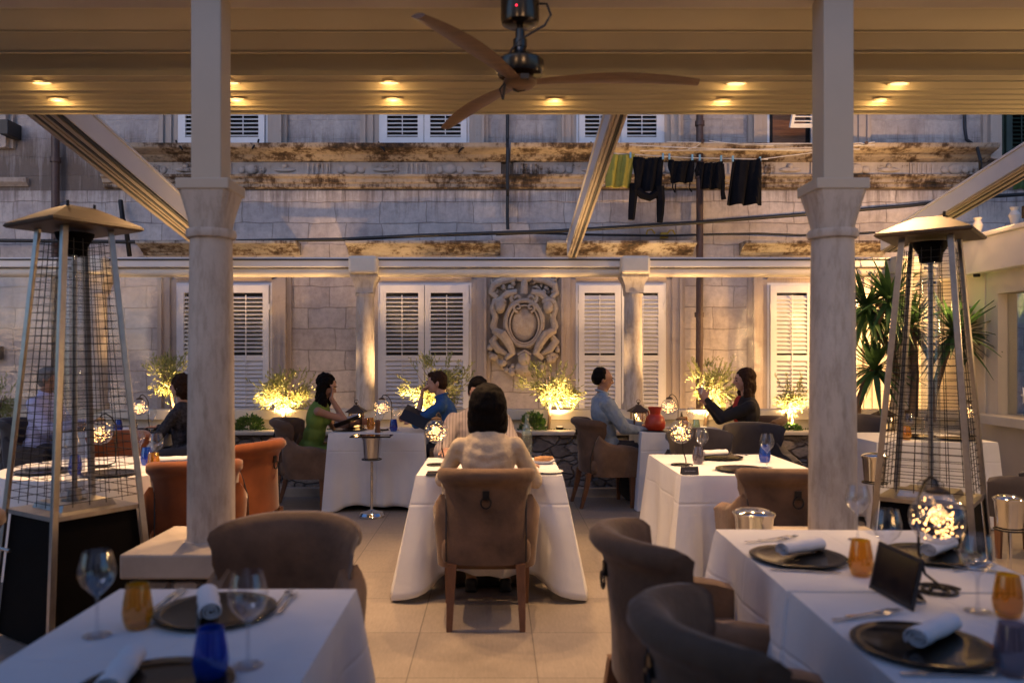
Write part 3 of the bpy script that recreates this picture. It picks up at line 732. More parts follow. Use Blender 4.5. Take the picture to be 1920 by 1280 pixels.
# ceiling fan ---------------------------------------------------------------
kf = 1.35; fc = P(975, 155, 2.91*kf); fan = thing('ceiling_fan', 'three-blade wooden ceiling fan with dark metal motor hanging from the front beam', 'ceiling fan', fc)
R = .86
for ang in (0, 118, 241):
    b = MB(); n = 22; vs = []; fs = []; a = math.radians(ang)
    for i in range(n+1):
        u = i/n; rr_ = .02+R*u
        w = (.03+.034*math.sin(min(1, u*1.7)*PI*.5))*(1-max(0, u-.5)**2*1.7)
        tw = .05+.05*u; zc = .035*math.sin(u*PI*.8)-.02*u
        off = 0
        for (sx, th) in ((-1, 0), (-.5, .008), (0, .011), (.5, .008), (1, 0), (.5, -.008), (0, -.011), (-.5, -.008)):
            yy = sx*w+off; zz = zc+th-yy*math.sin(tw); yy = yy*math.cos(tw)
            vs.append((rr_*math.cos(a)-yy*math.sin(a), rr_*math.sin(a)+yy*math.cos(a), zz))
    for i in range(n):
        for j in range(8): fs.append((i*8+j, i*8+(j+1) % 8, (i+1)*8+(j+1) % 8, (i+1)*8+j))
    fs.append(tuple(range(8))); fs.append(tuple(range(n*8, n*8+8)))
    b.add(vs, fs); b.build('blade', 'fan_wood', fan, smooth=True)
b = MB(); b.ell((0, 0, 0), (.085, .085, .035), None, 20, 10); b.build('blade_hub', 'fan_wood', fan, smooth=True)
b = MB(); b.box(.0, .04, -.095, -.07, -.012, .012); b.build('badge', 'fan_metal', fan)
b = MB(); b.lathe([(.06, .03), (.11, .035), (.118, .05), (.118, .1), (.1, .115), (.05, .125), (.03, .15), (.03, .17)], 28); b.build('motor', 'fan_metal', fan, smooth=True)
zc = P(0, 45, fc.y).z-fc.z
b = MB(); b.tube([(0, 0, .12), (0, 0, zc)], .016, 12); b.tube([(-.0, 0, .17), (0, 0, .21)], .035, 12); b.tube([(0, 0, zc-.1), (0, 0, zc-.03)], .024, 12); b.build('rod', 'fan_metal', fan, smooth=True)
b = MB(); b.lathe([(.07, zc-.01), (.09, zc), (.095, zc+.02), (.095, zc+.2)], 28); b.build('canopy', 'fan_metal', fan, smooth=True)
b = MB(); b.ell((-.02, -.096, zc+.05), (.005, .004, .005)); b.build('indicator', 'redled', fan)
b = MB()
pts = [(.095, -.02, zc+.09), (.13, -.03, zc+.085), (.15, -.03, zc+.03), (.12, -.03, zc-.02), (.06, -.02, zc-.05), (.0, -.03, zc-.09), (-.045, -.02, zc-.14), (-.045, -.02, zc-.2), (-.005, -.03, zc-.24), (.03, -.02, zc-.26)]
for i in range(18): a = i*1.3; pts.append((.028*math.cos(a), .028*math.sin(a), zc-.26-i*.004))
pts += [(-.06, -.03, zc-.28), (-.1, -.02, zc-.33), (-.085, -.02, zc-.38), (-.05, -.02, .14)]
b.tube(pts, .006, 6); b.build('cable', 'black', fan, smooth=True)

# right annex ---------------------------------------------------------------
AX = 5.2
an = thing('glazed_annex', 'cream annex wall with big dark window and white fascia at the right edge', 'building', (AX, 7, 0))
zf0, zf1 = 2.38, 2.74
b = MB(); b.box(AX, AX+.2, 3, 10.1, 0, .9); b.box(AX, AX+.2, 8.25, 10.18, .9, zf0); b.box(AX, AX+.2, 3, 8.25, 2.15, zf0); b.box(AX, AX+.2, 3, 4.2, .9, 2.15); b.build('wall', 'annex', an, world=True)
b = MB(); b.box(AX-.12, AX+.35, 3, 9.6, zf0, zf1); b.build('fascia', 'alu', an, world=True, bevel=.01)
b = MB(); b.box(AX-.15, AX+.4, 3, 9.62, zf1+.001, zf1+.05); b.build('roof_edge', 'alu', an, world=True, bevel=.01)
b = MB(); b.box(AX+.1, AX+.11, 4.2, 8.25, .9, 2.15); b.build('window_pane', 'pane', an, world=True)
b = MB(); b.box(AX+.6, AX+.62, 3, 8.4, .6, 2.4); b.build('room_wall', 'relief', an, world=True)
b = MB(); b.box(AX-.16, AX+.02, 3.2, 8.4, .8, .9); b.build('sill', 'coping', an, world=True, bevel=.01)
b = MB()
for y in (8.45, 8.9, 9.35): b.box(AX-.015, AX, y, y+.03, .9, zf0)
b.build('panel_strip', 'annex', an, world=True)
b = MB(); b.box(AX-.1, AX-.04, 6.6, 9.5, zf0-.02, zf0-.002); b.v = []; b.f = []
for i in range(9):
    y = 3.5+i*.62; b = MB()
    b.lathe([(.045, 0), (.05, .02), (.03, .05), (.04, .1), (.055, .15), (.03, .2), (.045, .23)], 12, (AX+.1, y+.3, zf1+.052))
    b.build('baluster', 'coping', an, smooth=True, world=True)
wl_ = thing('wall_lamp', 'wall lamp on the annex beside the front of the terrace', 'wall lamp', (AX-.13, 4.9, 1.9))  # added out of view as warm fill for the canvas
b = MB(); b.box(-.04, .12, -.05, .05, -.08, .08); b.build('bracket', 'iron', wl_, bevel=.005)
b = MB(); b.lathe([(.05, -.1), (.07, .1)], 16, (-.1, 0, 0)); b.build('lamp_shade', 'candle', wl_, smooth=True)
light('wall_lamp_light', 'POINT', (-.22, 0, .0), 60, (1, .6, .26), wl_, .08, world=False)
bpy.data.objects['wall_lamp_light'].data.energy = 70
rw = thing('restaurant_building', 'restaurant building that closes the terrace behind the camera', 'building', (0, -3, 0))  # unseen, its wall height set to block low sky light
b = MB(); b.box(-9, 6, -3.3, -3, 0, 6); b.build('wall', 'annex', rw, world=True)
for x in (-5, -1.6, 1.8):
    b = MB(); b.box(x, x+1.6, -2.99, -2.95, .1, 2.5); f_ = b.build('window', 'void', rw, world=True)
rl = thing('room_lamp', 'warm wall lamp inside the annex behind the dark window', 'wall lamp', (AX+.5, 6.9, 1.75))  # added lamp, turns the bluish annex window warmer
b = MB(); b.lathe([(.05, -.08), (.07, .08)], 16); b.build('lamp_shade', 'candle', rl, smooth=True)
b = MB(); b.box(0, .1, -.03, .03, -.04, .04); b.build('bracket', 'iron', rl, bevel=.005)
light('room_light', 'POINT', (-.12, 0, .0), 14, (1, .6, .22), rl, .06, world=False)
fl = thing('flood_light', 'small floodlight on the annex roof edge aimed at the facade', 'floodlight', (AX-.1, 7.6, zf1+.06))  # added just out of view to warm the right half of the facade
b = MB(); b.box(-.06, .06, -.04, .04, .02, .14); b.build('housing', 'iron', fl, bevel=.005)
light('flood_lamp', 'SPOT', (-.08, .06, .08), 260, (1, .55, .2), fl, .06, aim((-1.0, 1.35, .22)), math.radians(125), .8, world=False)
for i, (y_, e_) in enumerate(((7.4, 32), (8.5, 70), (9.35, 130))):
    q_ = thing('eave_spotlight', 'small warm spotlight under the annex fascia, %s' % ('nearest the camera', 'between the other two', 'closest to the palace facade')[i], 'spotlight', (AX-.07, y_, zf0-.002), 0, 'spotlights under the annex fascia')
    b = MB(); b.lathe([(.03, -.03), (.034, -.028), (.034, 0)], 14); b.build('housing', 'iron', q_, smooth=True)
    light('eave_lamp', 'SPOT', (-.06, 0, -.05), e_*3.4, (1, .56, .2), q_, .04, aim(((-.75, 0, -.7), (-.7, .1, -.7), (-.45, .55, -.55))[i]), math.radians(125), 1.0, world=False)
rb = thing('rear_beam', 'cream roof beam with spotlights above the near tables', 'roof beam', (0, .9, 3.3))  # added out of view, only a mount for the fill spots
b = MB(); b.box(-7, 6.5, .8, 1.0, 3.3, 3.5); b.build('beam', 'post', rb, world=True)
for i, x_ in enumerate((-2.6, -.9, .9, 2.6, 4.2)):  # added fill lamps that brighten the dark foreground and columns
    q_ = thing('beam_spotlight', 'warm spotlight number %d along the rear beam' % (i+1), 'spotlight', (x_, .9, 3.298), 0, 'spotlights on the rear beam'); q_['label'] = 'warm spotlight fixed under the rear beam'
    b = MB(); b.lathe([(.03, -.06), (.036, -.055), (.036, 0)], 14); b.build('housing', 'iron', q_, smooth=True)
    light('beam_lamp', 'SPOT', (0, .02, -.09), (30 if x_ < 0 else 44), (1, .64, .36), q_, .05, (math.radians(66), 0, 0), math.radians(88), .9, world=False)
for i, (px_, e_) in enumerate(((600, 18), (905, 22), (1062, 26), (1270, 45), (1400, 60), (1560, 80), (1640, 190))):  # hidden lamps added to warm the lower facade
    q_ = thing('lane_uplight', 'warm uplight standing in the lane behind the parapet, washing the facade', 'spotlight', ((px_-VX)/F*9.75, 9.62, .3), 0, 'uplights in the lane behind the parapet')
    b = MB(); b.lathe([(.05, -.3), (.05, 0), (.045, .002)], 14); b.build('housing', 'iron', q_, smooth=True)
    light('lane_lamp', 'SPOT', (0, 0, .03), e_, (1, .58, .22), q_, .06, aim((0, .30, 1)), math.radians(120), 1.0, world=False)
# star decoration
star = MB(); 
vs = [(0, 0, 0)]; cz = P(1917, 742, 7.7)
for i in range(14):
    a = i*PI/7; r_ = .11 if i % 2 == 0 else .045; vs.append((0, r_*math.cos(a), r_*math.sin(a)))
vs.append((-.04, 0, 0)); star.add(vs, [(0, 1+i, 1+(i+1) % 14) for i in range(14)]+[(15, 1+(i+1) % 14, 1+i) for i in range(14)])
o = star.build('star_ornament', 'white_china'); o.location = (AX-.05, 7.72, cz.z); tag(o, 'small white paper star on the dark annex window', 'ornament')

# ------------------------------------------------------------------ vegetation
def leafmesh(b, p, d, up, L, W):
    d = d.normalized(); s = d.cross(up)
    if s.length < 1e-3: s = d.orthogonal()
    s.normalize(); m = p+d*L*.5
    b.add([p, m-s*W*.5, p+d*L, m+s*W*.5], [(0, 1, 2, 3)])
def olive(px, crown, label, seed, n=1500, Y=8.92, trunkpx=None, lamp=2.0, lampoff=0, flat=1.0, sprigs=7):
    r_ = random.Random(seed); x0, x1, y0, y1 = crown; n = int(n*1.3)
    base = P(trunkpx or px, 700, Y); base.z = .66
    c = P((x0+x1)/2, (y0+y1)/2, Y); rx = (x1-x0)/2*Y/F; rzz = (y1-y0)/2*Y/F
    r = thing('olive_tree', label, 'olive tree', base, 0, 'small olive trees in the planter')
    b = MB(); off = c-base
    top = Vector((off.x, 0, off.z-rzz*.25))
    tp = [Vector((0, 0, 0)), Vector((top.x*.15+.01, .01, top.z*.35)), Vector((top.x*.6, -.01, top.z*.7)), top]
    b.tube(tp, [.02, .017, .014, .01], 8)
    tips = []
    for i in range(16):
        a = i*2.4; e = r_.uniform(-.25, 1)
        t = Vector((off.x+rx*.7*math.cos(a)*math.sqrt(max(.1, 1-e*e*.6)), rx*.6*math.sin(a), off.z+rzz*.75*e))
        st = tp[2].lerp(tp[3], r_.random()); mid = st.lerp(t, .5)+Vector((0, 0, .03)); b.tube([st, mid, t], [.006, .004, .002], 5); tips.append((st, mid, t))
    b.build('trunk', 'bark', r, smooth=True)
    b = MB()
    cl = []
    for i in range(30 if n > 800 else 16):
        while True:
            v = Vector((r_.uniform(-1, 1), r_.uniform(-1, 1), r_.uniform(-1, 1)))
            if .25 < v.length < 1: break
        q_ = r_.uniform(.55, 1.2); cl.append((Vector((off.x+v.x*rx*q_, v.y*rx*.75, off.z+v.z*rzz*flat*q_)), v))
    for i in range(n):
        p0, v = r_.choice(cl)
        p = p0+Vector((r_.gauss(0, .042), r_.gauss(0, .042), r_.gauss(0, .036)))
        d = (v.normalized()*.9+Vector((r_.uniform(-1, 1), r_.uniform(-1, 1), r_.uniform(-.6, 1)))*.8)
        leafmesh(b, p, d, Vector((r_.uniform(-1, 1), r_.uniform(-1, 1), 1)), r_.uniform(.042, .075), r_.uniform(.011, .018))
    for i in range(sprigs):
        a = r_.uniform(0, PI); st = Vector((off.x+rx*.75*math.cos(a), r_.uniform(-.1, .1), off.z+rzz*.7*abs(math.sin(a))))
        dr = Vector((math.cos(a)*.8, r_.uniform(-.3, .3), abs(math.sin(a))+.4)).normalized(); L = r_.uniform(.09, .2)
        for j in range(14):
            q = st+dr*L*j/13
            leafmesh(b, q, dr+Vector((r_.uniform(-1, 1), r_.uniform(-1, 1), r_.uniform(-.3, .8))), Vector((0, -1, .3)), r_.uniform(.03, .05), .011)
    b.build('crown', 'olive', r)
    if lamp:
        lx = base.x+lampoff
        l = thing('garden_spotlight', 'lit ground spotlight under the %s' % label.split(' in ')[0].split(' behind ')[0].split(' between')[0], 'spotlight', (lx, Y-.1, .67))
        bb = MB(); bb.lathe([(.03, 0), (.04, .01), (.045, .05), (.04, .052)], 14); bb.build('housing', 'iron', l, smooth=True)
        bb = MB(); bb.lathe([(.0001, .056), (.036, .054), (.037, .053)], 14); bb.build('lens', 'spotdisc', l)
        light('garden_lamp', 'SPOT', (0, -.02, .075), lamp*15, (1, .6, .26), l, .025, aim((0, .05, 1)), math.radians(112), .7, world=False)
        light('garden_glow', 'POINT', (0, -.02, .13), lamp*.1, (1, .58, .22), l, .025, world=False)
    return r
olive(320, (282, 356, 672, 748), 'bushy lit olive tree left of the left column behind the woman in black', 11, 1100, trunkpx=328, lamp=13, lampoff=.05, sprigs=10)
olive(527, (478, 598, 705, 762), 'umbrella-shaped olive tree beside the woman in green', 12, 1300, trunkpx=527, lamp=17, lampoff=.02)
olive(815, (752, 892, 672, 778), 'largest olive tree behind the man in the blue shirt', 13, 2400, trunkpx=800, lamp=20, lampoff=-.08, sprigs=14)
olive(1035, (978, 1086, 690, 762), 'round olive tree below the stone cartouche', 14, 1500, trunkpx=1028, lamp=18, lampoff=.12)
olive(1330, (1288, 1388, 680, 772), 'lit olive tree behind the woman with the phone', 15, 1500, trunkpx=1320, lamp=20, lampoff=-.03, sprigs=10)
olive(1480, (1458, 1506, 715, 772), 'smallest olive tree left of the right column', 16, 520, trunkpx=1475, lamp=15, lampoff=.02, sprigs=5)
olive(2, (-28, 24, 722, 790), 'dark unlit olive bush cut by the left picture edge', 17, 500, lamp=0)
def shrub(px, w, h, label, seed, n=260, Y=8.8, L=.05, mat='shrub', py=None):
    r_ = random.Random(seed); base = P(px, 700, Y); base.z = .66
    b = MB()
    for i in range(n):
        a = r_.uniform(0, 2*PI); e = r_.random()**.6; z = r_.uniform(.0, 1)
        p = Vector((w*e*math.cos(a)*(1-.4*z), .12*e*math.sin(a), h*z*(1-.3*e)))
        leafmesh(b, p, Vector((math.cos(a), math.sin(a)*.7-.2, r_.uniform(.2, 1.3))), Vector((r_.uniform(-1, 1), -1, r_.uniform(0, 1))), L*r_.uniform(.7, 1.2), L*.42)
    o = b.build('leafy_shrub', mat); o.location = base; tag(o, label, 'shrub', 'low shrubs in the planter'); return o
shrub(468, .17, .2, 'green broad-leaved shrub in the planter just right of the left column', 1, 420)
shrub(1000, .16, .24, 'green broad-leaved shrub in the planter behind the couple at the centre table', 2, 420)
shrub(1480, .13, .1, 'low green shrub at the foot of the smallest olive tree', 3, 220)
b = MB(); r_ = random.Random(44)
for i in range(2600):
    x = r_.uniform(-4.8, 4.8); leafmesh(b, Vector((x, r_.uniform(8.82, 8.98), .655)), Vector((r_.uniform(-1, 1), r_.uniform(-1, .3), r_.uniform(.2, 1.4))), Vector((0, -1, .4)), r_.uniform(.025, .06), .016)
o = b.build('ground_cover', 'shrub'); o['label'] = 'low green ground cover leaves on the planter soil'; o['category'] = 'ground cover'; o['kind'] = 'stuff'
# yuccas
def yucca(name_label, stems, seed):
    r_ = random.Random(seed); base = Vector(stems[0][0][0]); r = thing('yucca_palm', name_label, 'yucca', base, 0, 'tall yuccas in the corner')
    t = MB(); L = MB()
    for pts, nl, ln in stems:
        t.tube([Vector(p)-base for p in pts], [.05]+[.04]*(len(pts)-2)+[.035], 9)
        c = Vector(pts[-1])-base
        for i in range(int(nl*1.35)):
            a = r_.uniform(0, 2*PI); el = r_.uniform(-.9, 1.3); d = Vector((math.cos(a)*math.cos(el), math.sin(a)*math.cos(el), math.sin(el)))
            l_ = ln*r_.uniform(.75, 1.1); w = .029; s = d.cross(Vector((0, 0, 1))).normalized()*w
            pr = []; sag = .1 if el > .4 else .28
            for j in range(6):
                u = j/5; pr.append(c+Vector((0, 0, r_.uniform(-.08, .04) if j == 0 else 0))+d*l_*u+Vector((0, 0, -sag*l_*u*u)))
            ww = [.5, 1, 1.05, .85, .5, .03]; vs = []
            for j in range(6): vs += [pr[j]-s*ww[j], pr[j]+Vector((0, 0, -.008)), pr[j]+s*ww[j]]
            fs = []
            for j in range(5): q = j*3; fs += [(q, q+1, q+4, q+3), (q+1, q+2, q+5, q+4)]
            L.add(vs, fs)
    t.build('trunk', 'ybark', r, smooth=True); L.build('crown', 'yucca', r, smooth=True)
def S(Y, *pp): return [tuple(P(x, y, Y)) for x, y in pp]
yucca('tall yucca with bent trunk and three dark crowns just right of the right column',
      [(S(8.95, (1604, 800), (1608, 760), (1622, 720), (1640, 690)), 56, .5), (S(9.0, (1700, 790), (1690, 720), (1670, 660), (1640, 610), (1625, 575)), 60, .55), (S(8.8, (1640, 610), (1650, 590), (1668, 560)), 60, .52)], 5)
yucca('tall yucca with light green sword leaves seen through the right heater',
      [(S(8.6, (1745, 790), (1750, 740), (1770, 670), (1792, 625)), 66, .55), (S(8.9, (1712, 780), (1716, 700), (1712, 640), (1705, 610)), 56, .5)], 6)
# geraniums on the sill
b = MB(); gr = thing('geranium', 'red flowering geranium in the box on the right annex sill', 'flower', (AX-.3, 6.85, .84))
for i in range(160):
    p = Vector((random.uniform(-.12, .12), random.uniform(-.3, .3), random.uniform(-.05, .1))); leafmesh(b, p, Vector((random.uniform(-1, 1), random.uniform(-1, 1), 1)), Vector((1, 0, .4)), .055, .045)
b.build('leaves', 'shrub', gr)
b = MB()
for i in range(9):
    c = Vector((random.uniform(-.12, .1), random.uniform(-.26, .26), random.uniform(.07, .14)))
    for j in range(10): b.ell(c+Vector((random.gauss(0, .018), random.gauss(0, .018), random.gauss(0, .012))), (.013, .013, .008), None, 6, 4)
b.build('blooms', 'petal', gr)
b = MB(); b.box(-.12, .12, -.35, .35, -.2, -.04); b.build('flower_box', 'pipe', gr, bevel=.01)

# ------------------------------------------------------------------ patio heaters
def heater(px, Y, label, rotdeg):
    X = (px-VX)/F*Y; r = thing('patio_heater', label, 'patio heater', (X, Y, 0), math.radians(rotdeg), 'pyramid patio heaters')
    zt = 2.19; top = .185; bot = .415
    hd = lambda z: top+(bot-top)*(zt-z)/zt       # half diagonal
    dirs = [(1, 0), (0, 1), (-1, 0), (0, -1)]
    for dx, dy in dirs:
        b = MB(); vs = []
        tx, ty = -dy, dx
        for z in (0, zt):
            h = hd(z)
            for (o, t_) in ((-.012, -.022), (.016, 0), (-.012, .022), (-.02, 0)): vs.append((dx*(h+o)+tx*t_, dy*(h+o)+ty*t_, z))
        b.add(vs, [(0, 1, 5, 4), (1, 2, 6, 5), (2, 3, 7, 6), (3, 0, 4, 7), (0, 3, 2, 1), (4, 5, 6, 7)]); b.build('leg', 'steel', r, bevel=.003)
    b = MB(); h0 = hd(.02)-.03; h1 = hd(.66)-.03; q = lambda h, z: [(h, 0, z), (0, h, z), (-h, 0, z), (0, -h, z)]
    b.add(q(h0, .02)+q(h1, .66), [(0, 1, 5, 4), (1, 2, 6, 5), (2, 3, 7, 6), (3, 0, 4, 7), (3, 2, 1, 0), (4, 5, 6, 7)]); b.build('base_cabinet', 'heater_black', r, bevel=.004)
    b = MB(); hh = hd(.68); b.add(q(hh, .662)+q(hh, .685), [(0, 1, 5, 4), (1, 2, 6, 5), (2, 3, 7, 6), (3, 0, 4, 7), (3, 2, 1, 0), (4, 5, 6, 7)])
    hh *= .62; b.add(q(hh, .686)+q(hh*.9, .72), [(0, 1, 5, 4), (1, 2, 6, 5), (2, 3, 7, 6), (3, 0, 4, 7), (3, 2, 1, 0), (4, 5, 6, 7)]); b.build('burner_deck', 'steel', r)
    b = MB(); b.lathe([(.07, .72), (.07, .76), (.055, .77)], 20); b.lathe([(.05, .77), (.05, 2.05), (.048, 2.06)], 20); b.build('flame_tube', 'pane', r, smooth=True)
    b = MB(); b.tube([(0, 0, .7), (0, 0, .78)], .035, 12); b.tube([(0, 0, .78), (0, 0, 2.1)], .014, 10); b.build('burner', 'steel', r, smooth=True)
    b = MB(); b.lathe([(.06, 2.05), (.065, 2.1), (.09, 2.14), (.1, 2.17)], 20); b.build('emitter', 'heater_black', r, smooth=True)
    b = MB(); z = .74
    for i in range(34):
        z = .74+i*.0415; h = hd(z)-.018; pts = q(h, z)
        for j in range(4):
            b.tube([pts[j], pts[(j+1) % 4]], .0022, 4, cap=False)
    for j in range(4):
        for u in (.2, .4, .6, .8):
            a0 = Vector(q(hd(.72)-.018, .72)[j]).lerp(Vector(q(hd(.72)-.018, .72)[(j+1) % 4]), u)
            a1 = Vector(q(hd(2.13)-.018, 2.13)[j]).lerp(Vector(q(hd(2.13)-.018, 2.13)[(j+1) % 4]), u)
            b.tube([a0, a1], .0022, 4, cap=False)
    b.build('wire_guard', 'iron', r)
    b = MB(); k = .35; s2 = k*1.0
    ring = lambda h, z: [(h, 0, z), (0, h, z), (-h, 0, z), (0, -h, z)]
    rs = [(.16, 2.192), (k*.97, 2.19), (k*1.02, 2.2), (k*.99, 2.215), (.17, 2.285), (.1, 2.31)]
    vs = []
    M45 = Matrix.Rotation(math.radians(45-rotdeg), 4, 'Z')
    for h, z in rs: vs += [M45 @ Vector((x_*1.414*.96, y_*1.414*.96, z_)) for x_, y_, z_ in ring(h*.74, z)] if False else [Vector((a_, b_, z)) for a_, b_ in ((h, 0), (0, h), (-h, 0), (0, -h))]
    fs = []
    for i in range(len(rs)-1):
        for j in range(4): fs.append((i*4+j, i*4+(j+1) % 4, (i+1)*4+(j+1) % 4, (i+1)*4+j))
    fs.append((3, 2, 1, 0)); fs.append(tuple(range(len(vs)-4, len(vs)))); b.add(vs, fs); b.build('cap', 'cap', r)
    b = MB()
    for x_, y_ in ((.12, .0), (-.12, 0), (0, .1)): b.tube([(x_, y_, 2.29), (x_, y_, 2.33)], .008, 8)
    b.build('bolt', 'iron', r)
    b = MB(); b.tube([(.13, -.32, .5), (.2, -.25, .5)], .009, 8); b.build('handle', 'steel', r)
    return r
heater(140, 4.35, 'pyramid gas patio heater with wire guard at the left', -78)
heater(1745, 4.68, 'pyramid gas patio heater with wire guard at the right', -84)

# ------------------------------------------------------------------ chairs
def chair_proto(mat, inner, name, label, h=.9):
    r = thing(name, label, 'chair')
    k = h/.9
    # seat
    b = MB(); b.box(-.25, .25, -.22, .27, .33, .485); b.build('seat', inner, r, bevel=.045, smooth=True)
    # arm shell
    b = MB(); n = 30; vs = []; fs = []
    for i in range(n+1):
        u = i/n; a = PI*(1+u)   # from -x round the back to +x
        t = abs(u-.5)*2
        # superellipse plan
        c_, s_ = math.cos(a), math.sin(a)
        def se(R1, R2, e=.55): return (math.copysign(abs(c_)**e, c_)*R1, math.copysign(abs(s_)**e, s_)*R2)
        if True:
            xo, yo = se(.305, .235); xi, yi = se(.225, .165)
        ext = 0.0
        zt_ = .60+.11*min(1, max(0, (t-.35)/.25))-.09*max(0, (t-.6)/.4)
        vs += [(xo*.93, yo*.95+.02, .31), (xo, yo+.02, .55), (xo*1.02, yo+.02, zt_-.02), ((xo*.9+xi*.1)*.98, yo*.95+.02, zt_+.012), (xi*1.0, yi+.02, zt_), (xi*.97, yi+.02, .33)]
    # extend the arms forward
    def colum(sgn, yv, z):
        xo, xi = .305*sgn, .225*sgn
        return [(xo*.93, yv, .31), (xo, yv, .55), (xo*1.02, yv, z-.02), (xo*.9, yv, z+.012), (xi, yv, z), (xi*.97, yv, .33)]
    vs = colum(-1, .25, .585)+colum(-1, .18, .605)+colum(-1, .08, .62)+vs+colum(1, .08, .62)+colum(1, .18, .605)+colum(1, .25, .585)
    n2 = len(vs)//6
    for i in range(n2-1):
        for j in range(6): fs.append((i*6+j, i*6+(j+1) % 6, (i+1)*6+(j+1) % 6, (i+1)*6+j))
    fs.append(tuple(range(6))); fs.append(tuple(range((n2-1)*6, n2*6)))
    b.add(vs, fs); o = b.build('armrest', inner, r, smooth=True, angle=60)
    # back with rolled top
    b = MB(); prof = [(.0, .42), (-.02, .6), (-.035, .74), (-.045, .80), (-.065, .855), (-.1, .885), (-.14, .888), (-.168, .868), (-.172, .838), (-.155, .815), (-.13, .80), (-.118, .765), (-.105, .66), (-.085, .5), (-.08, .345), (-.04, .335)]
    n = 22; vs = []; fs = []
    for i in range(n+1):
        u = -1+2*i/n
        for (y, z) in prof:
            hw = .222 if z < .72 else .222+(.292-.222)*min(1, (z-.72)/.1)**1.3
            if y > -.05 and z > .6: hw = max(hw, .222+.05*(z-.6)/.2)
            if z > .76: dz = .0-.022*abs(u)**2.5
            else: dz = 0
            e = 1 if abs(u) < .93 else .9
            sh = .0 if abs(u) < .93 else .01
            ym = -.12
            yy = y if abs(u) < .93 else (ym+(y-ym)*.72 if z > .78 else y)
            zz = z if abs(u) < .93 else (.845+(z-.845)*.72 if z > .78 else z)
            vs.append((u*hw*(1-.05*abs(u)**3*(z > .76)), -.19+yy+(.05+.15*max(0, min(1, (z-.45)/.38))**1.2)*abs(u)**2.4, (zz+dz)*k if z > .5 else zz))
    m = len(prof)
    for i in range(n):
        for j in range(m): fs.append((i*m+j, i*m+(j+1) % m, (i+1)*m+(j+1) % m, (i+1)*m+j))
    fs.append(tuple(range(m))); fs.append(tuple(range(n*m, n*m+m)))
    b.add(vs, fs); bk = b.build('backrest', mat, r, smooth=True, angle=55)
    for s in (-1, 1):
        b = MB(); b.tube([(s*.2225, -.226, .36), (s*.2235, -.222, .5), (s*.2245, -.185, .62), (s*.2275, -.15, .70), (s*.235, -.125, .765*k)], .0045, 5); b.build('piping', 'black', bk)
    b = MB(); b.box(-.018, .018, -.315, -.298, .715*k, .765*k); b.tube([(.028*math.cos(a), -.318, .70*k+.03*math.sin(a)) for a in [i*2*PI/16 for i in range(17)]], .005, 6); b.build('ring_pull', 'iron', bk, smooth=True)
    for sx in (-1, 1):
        b = MB()
        pts = [(sx*.19, -.23, .35), (sx*.195, -.255, .2), (sx*.2, -.31, .0)]; w = [.026, .023, .016]
        for rear in (1,):
            vs = []
            for (x, y, z), ww in zip(pts, w): vs += [(x-ww, y-ww, z), (x+ww, y-ww, z), (x+ww, y+ww, z), (x-ww, y+ww, z)]
            fs = []
            for i in range(2):
                for j in range(4): fs.append((i*4+j, i*4+(j+1) % 4, (i+1)*4+(j+1) % 4, (i+1)*4+j))
            fs += [(0, 1, 2, 3), (8, 9, 10, 11)]; b.add(vs, fs)
        b.build('leg', 'leg', r, bevel=.003)
        b = MB(); vs = []
        for (x, y, z), ww in zip([(sx*.235, .2, .33), (sx*.235, .2, 0)], (.026, .017)): vs += [(x-ww, y-ww, z), (x+ww, y-ww, z), (x+ww, y+ww, z), (x-ww, y+ww, z)]
        b.add(vs, [(0, 1, 5, 4), (1, 2, 6, 5), (2, 3, 7, 6), (3, 0, 4, 7), (0, 3, 2, 1), (4, 5, 6, 7)]); b.build('leg', 'leg', r, bevel=.003)
    return r
protos = {}
def chair(kind, x, y, rzdeg, label, h=.9):
    mats = {'brown': ('brown', 'brown2'), 'orange': ('orange', 'orange'), 'dark': ('dkgrey', 'dkgrey')}[kind]
    g = {'brown': 'taupe velvet armchairs around the tables', 'orange': 'burnt orange velvet armchairs at the round table', 'dark': 'dark velvet armchairs at the back'}[kind]
    if kind not in protos:
        o = chair_proto(mats[0], mats[1], 'velvet_armchair', label); protos[kind] = o; o['group'] = g
        o.location = (x, y, 0); o.rotation_euler = (0, 0, math.radians(rzdeg)); return o
    return copy_tree(protos[kind], (x, y, 0), math.radians(rzdeg), label, g)
# local +Y is the way the chair faces; origin under the seat
chair('brown', -.055, 4.66, 0, 'taupe velvet scroll-back armchair seen from behind under the woman in cream')
chair('brown', -.78, 2.84, 180, 'big taupe armchair facing the camera beyond the near left table')
chair('brown', .70, 2.88, -86, 'taupe armchair facing right with visible seat, beyond the nearest chair')
chair('brown', .69, 1.97, -88, 'taupe armchair nearest the camera, cut by the bottom edge, at the near right table')
chair('brown', 1.65, 4.66, 0, 'taupe armchair seen from behind left of the right column at the middle right table')
chair('brown', -2.3, 3.05, 120, 'taupe armchair cut by the left picture edge in front of the heater')
chair('brown', -1.9, 7.98, -88, 'taupe armchair of the woman in green at the far centre-left table')
chair('brown', -.41, 8.1, 92, 'taupe armchair of the man in the blue shirt')
chair('brown', 1.12, 8.1, -82, 'taupe armchair of the man in the grey jacket at the far right table')
chair('brown', 2.62, 8.2, 95, 'taupe armchair of the woman with the phone')
chair('brown', -.05, 6.42, 180, 'taupe armchair of the man in the striped shirt across the centre table')
chair('dark', 1.70, 6.55, 180, 'charcoal armchair facing the camera on the far side of the middle right table')
chair('dark', 2.35, 7.15, 180, 'dark armchair low behind the middle right table, left of the right column')
chair('dark', 3.82, 8.25, 180, 'dark armchair behind the yuccas table seen left of the right heater')
chair('dark', 4.05, 5.9, 35, 'dark armchair at the right picture edge below the geraniums')
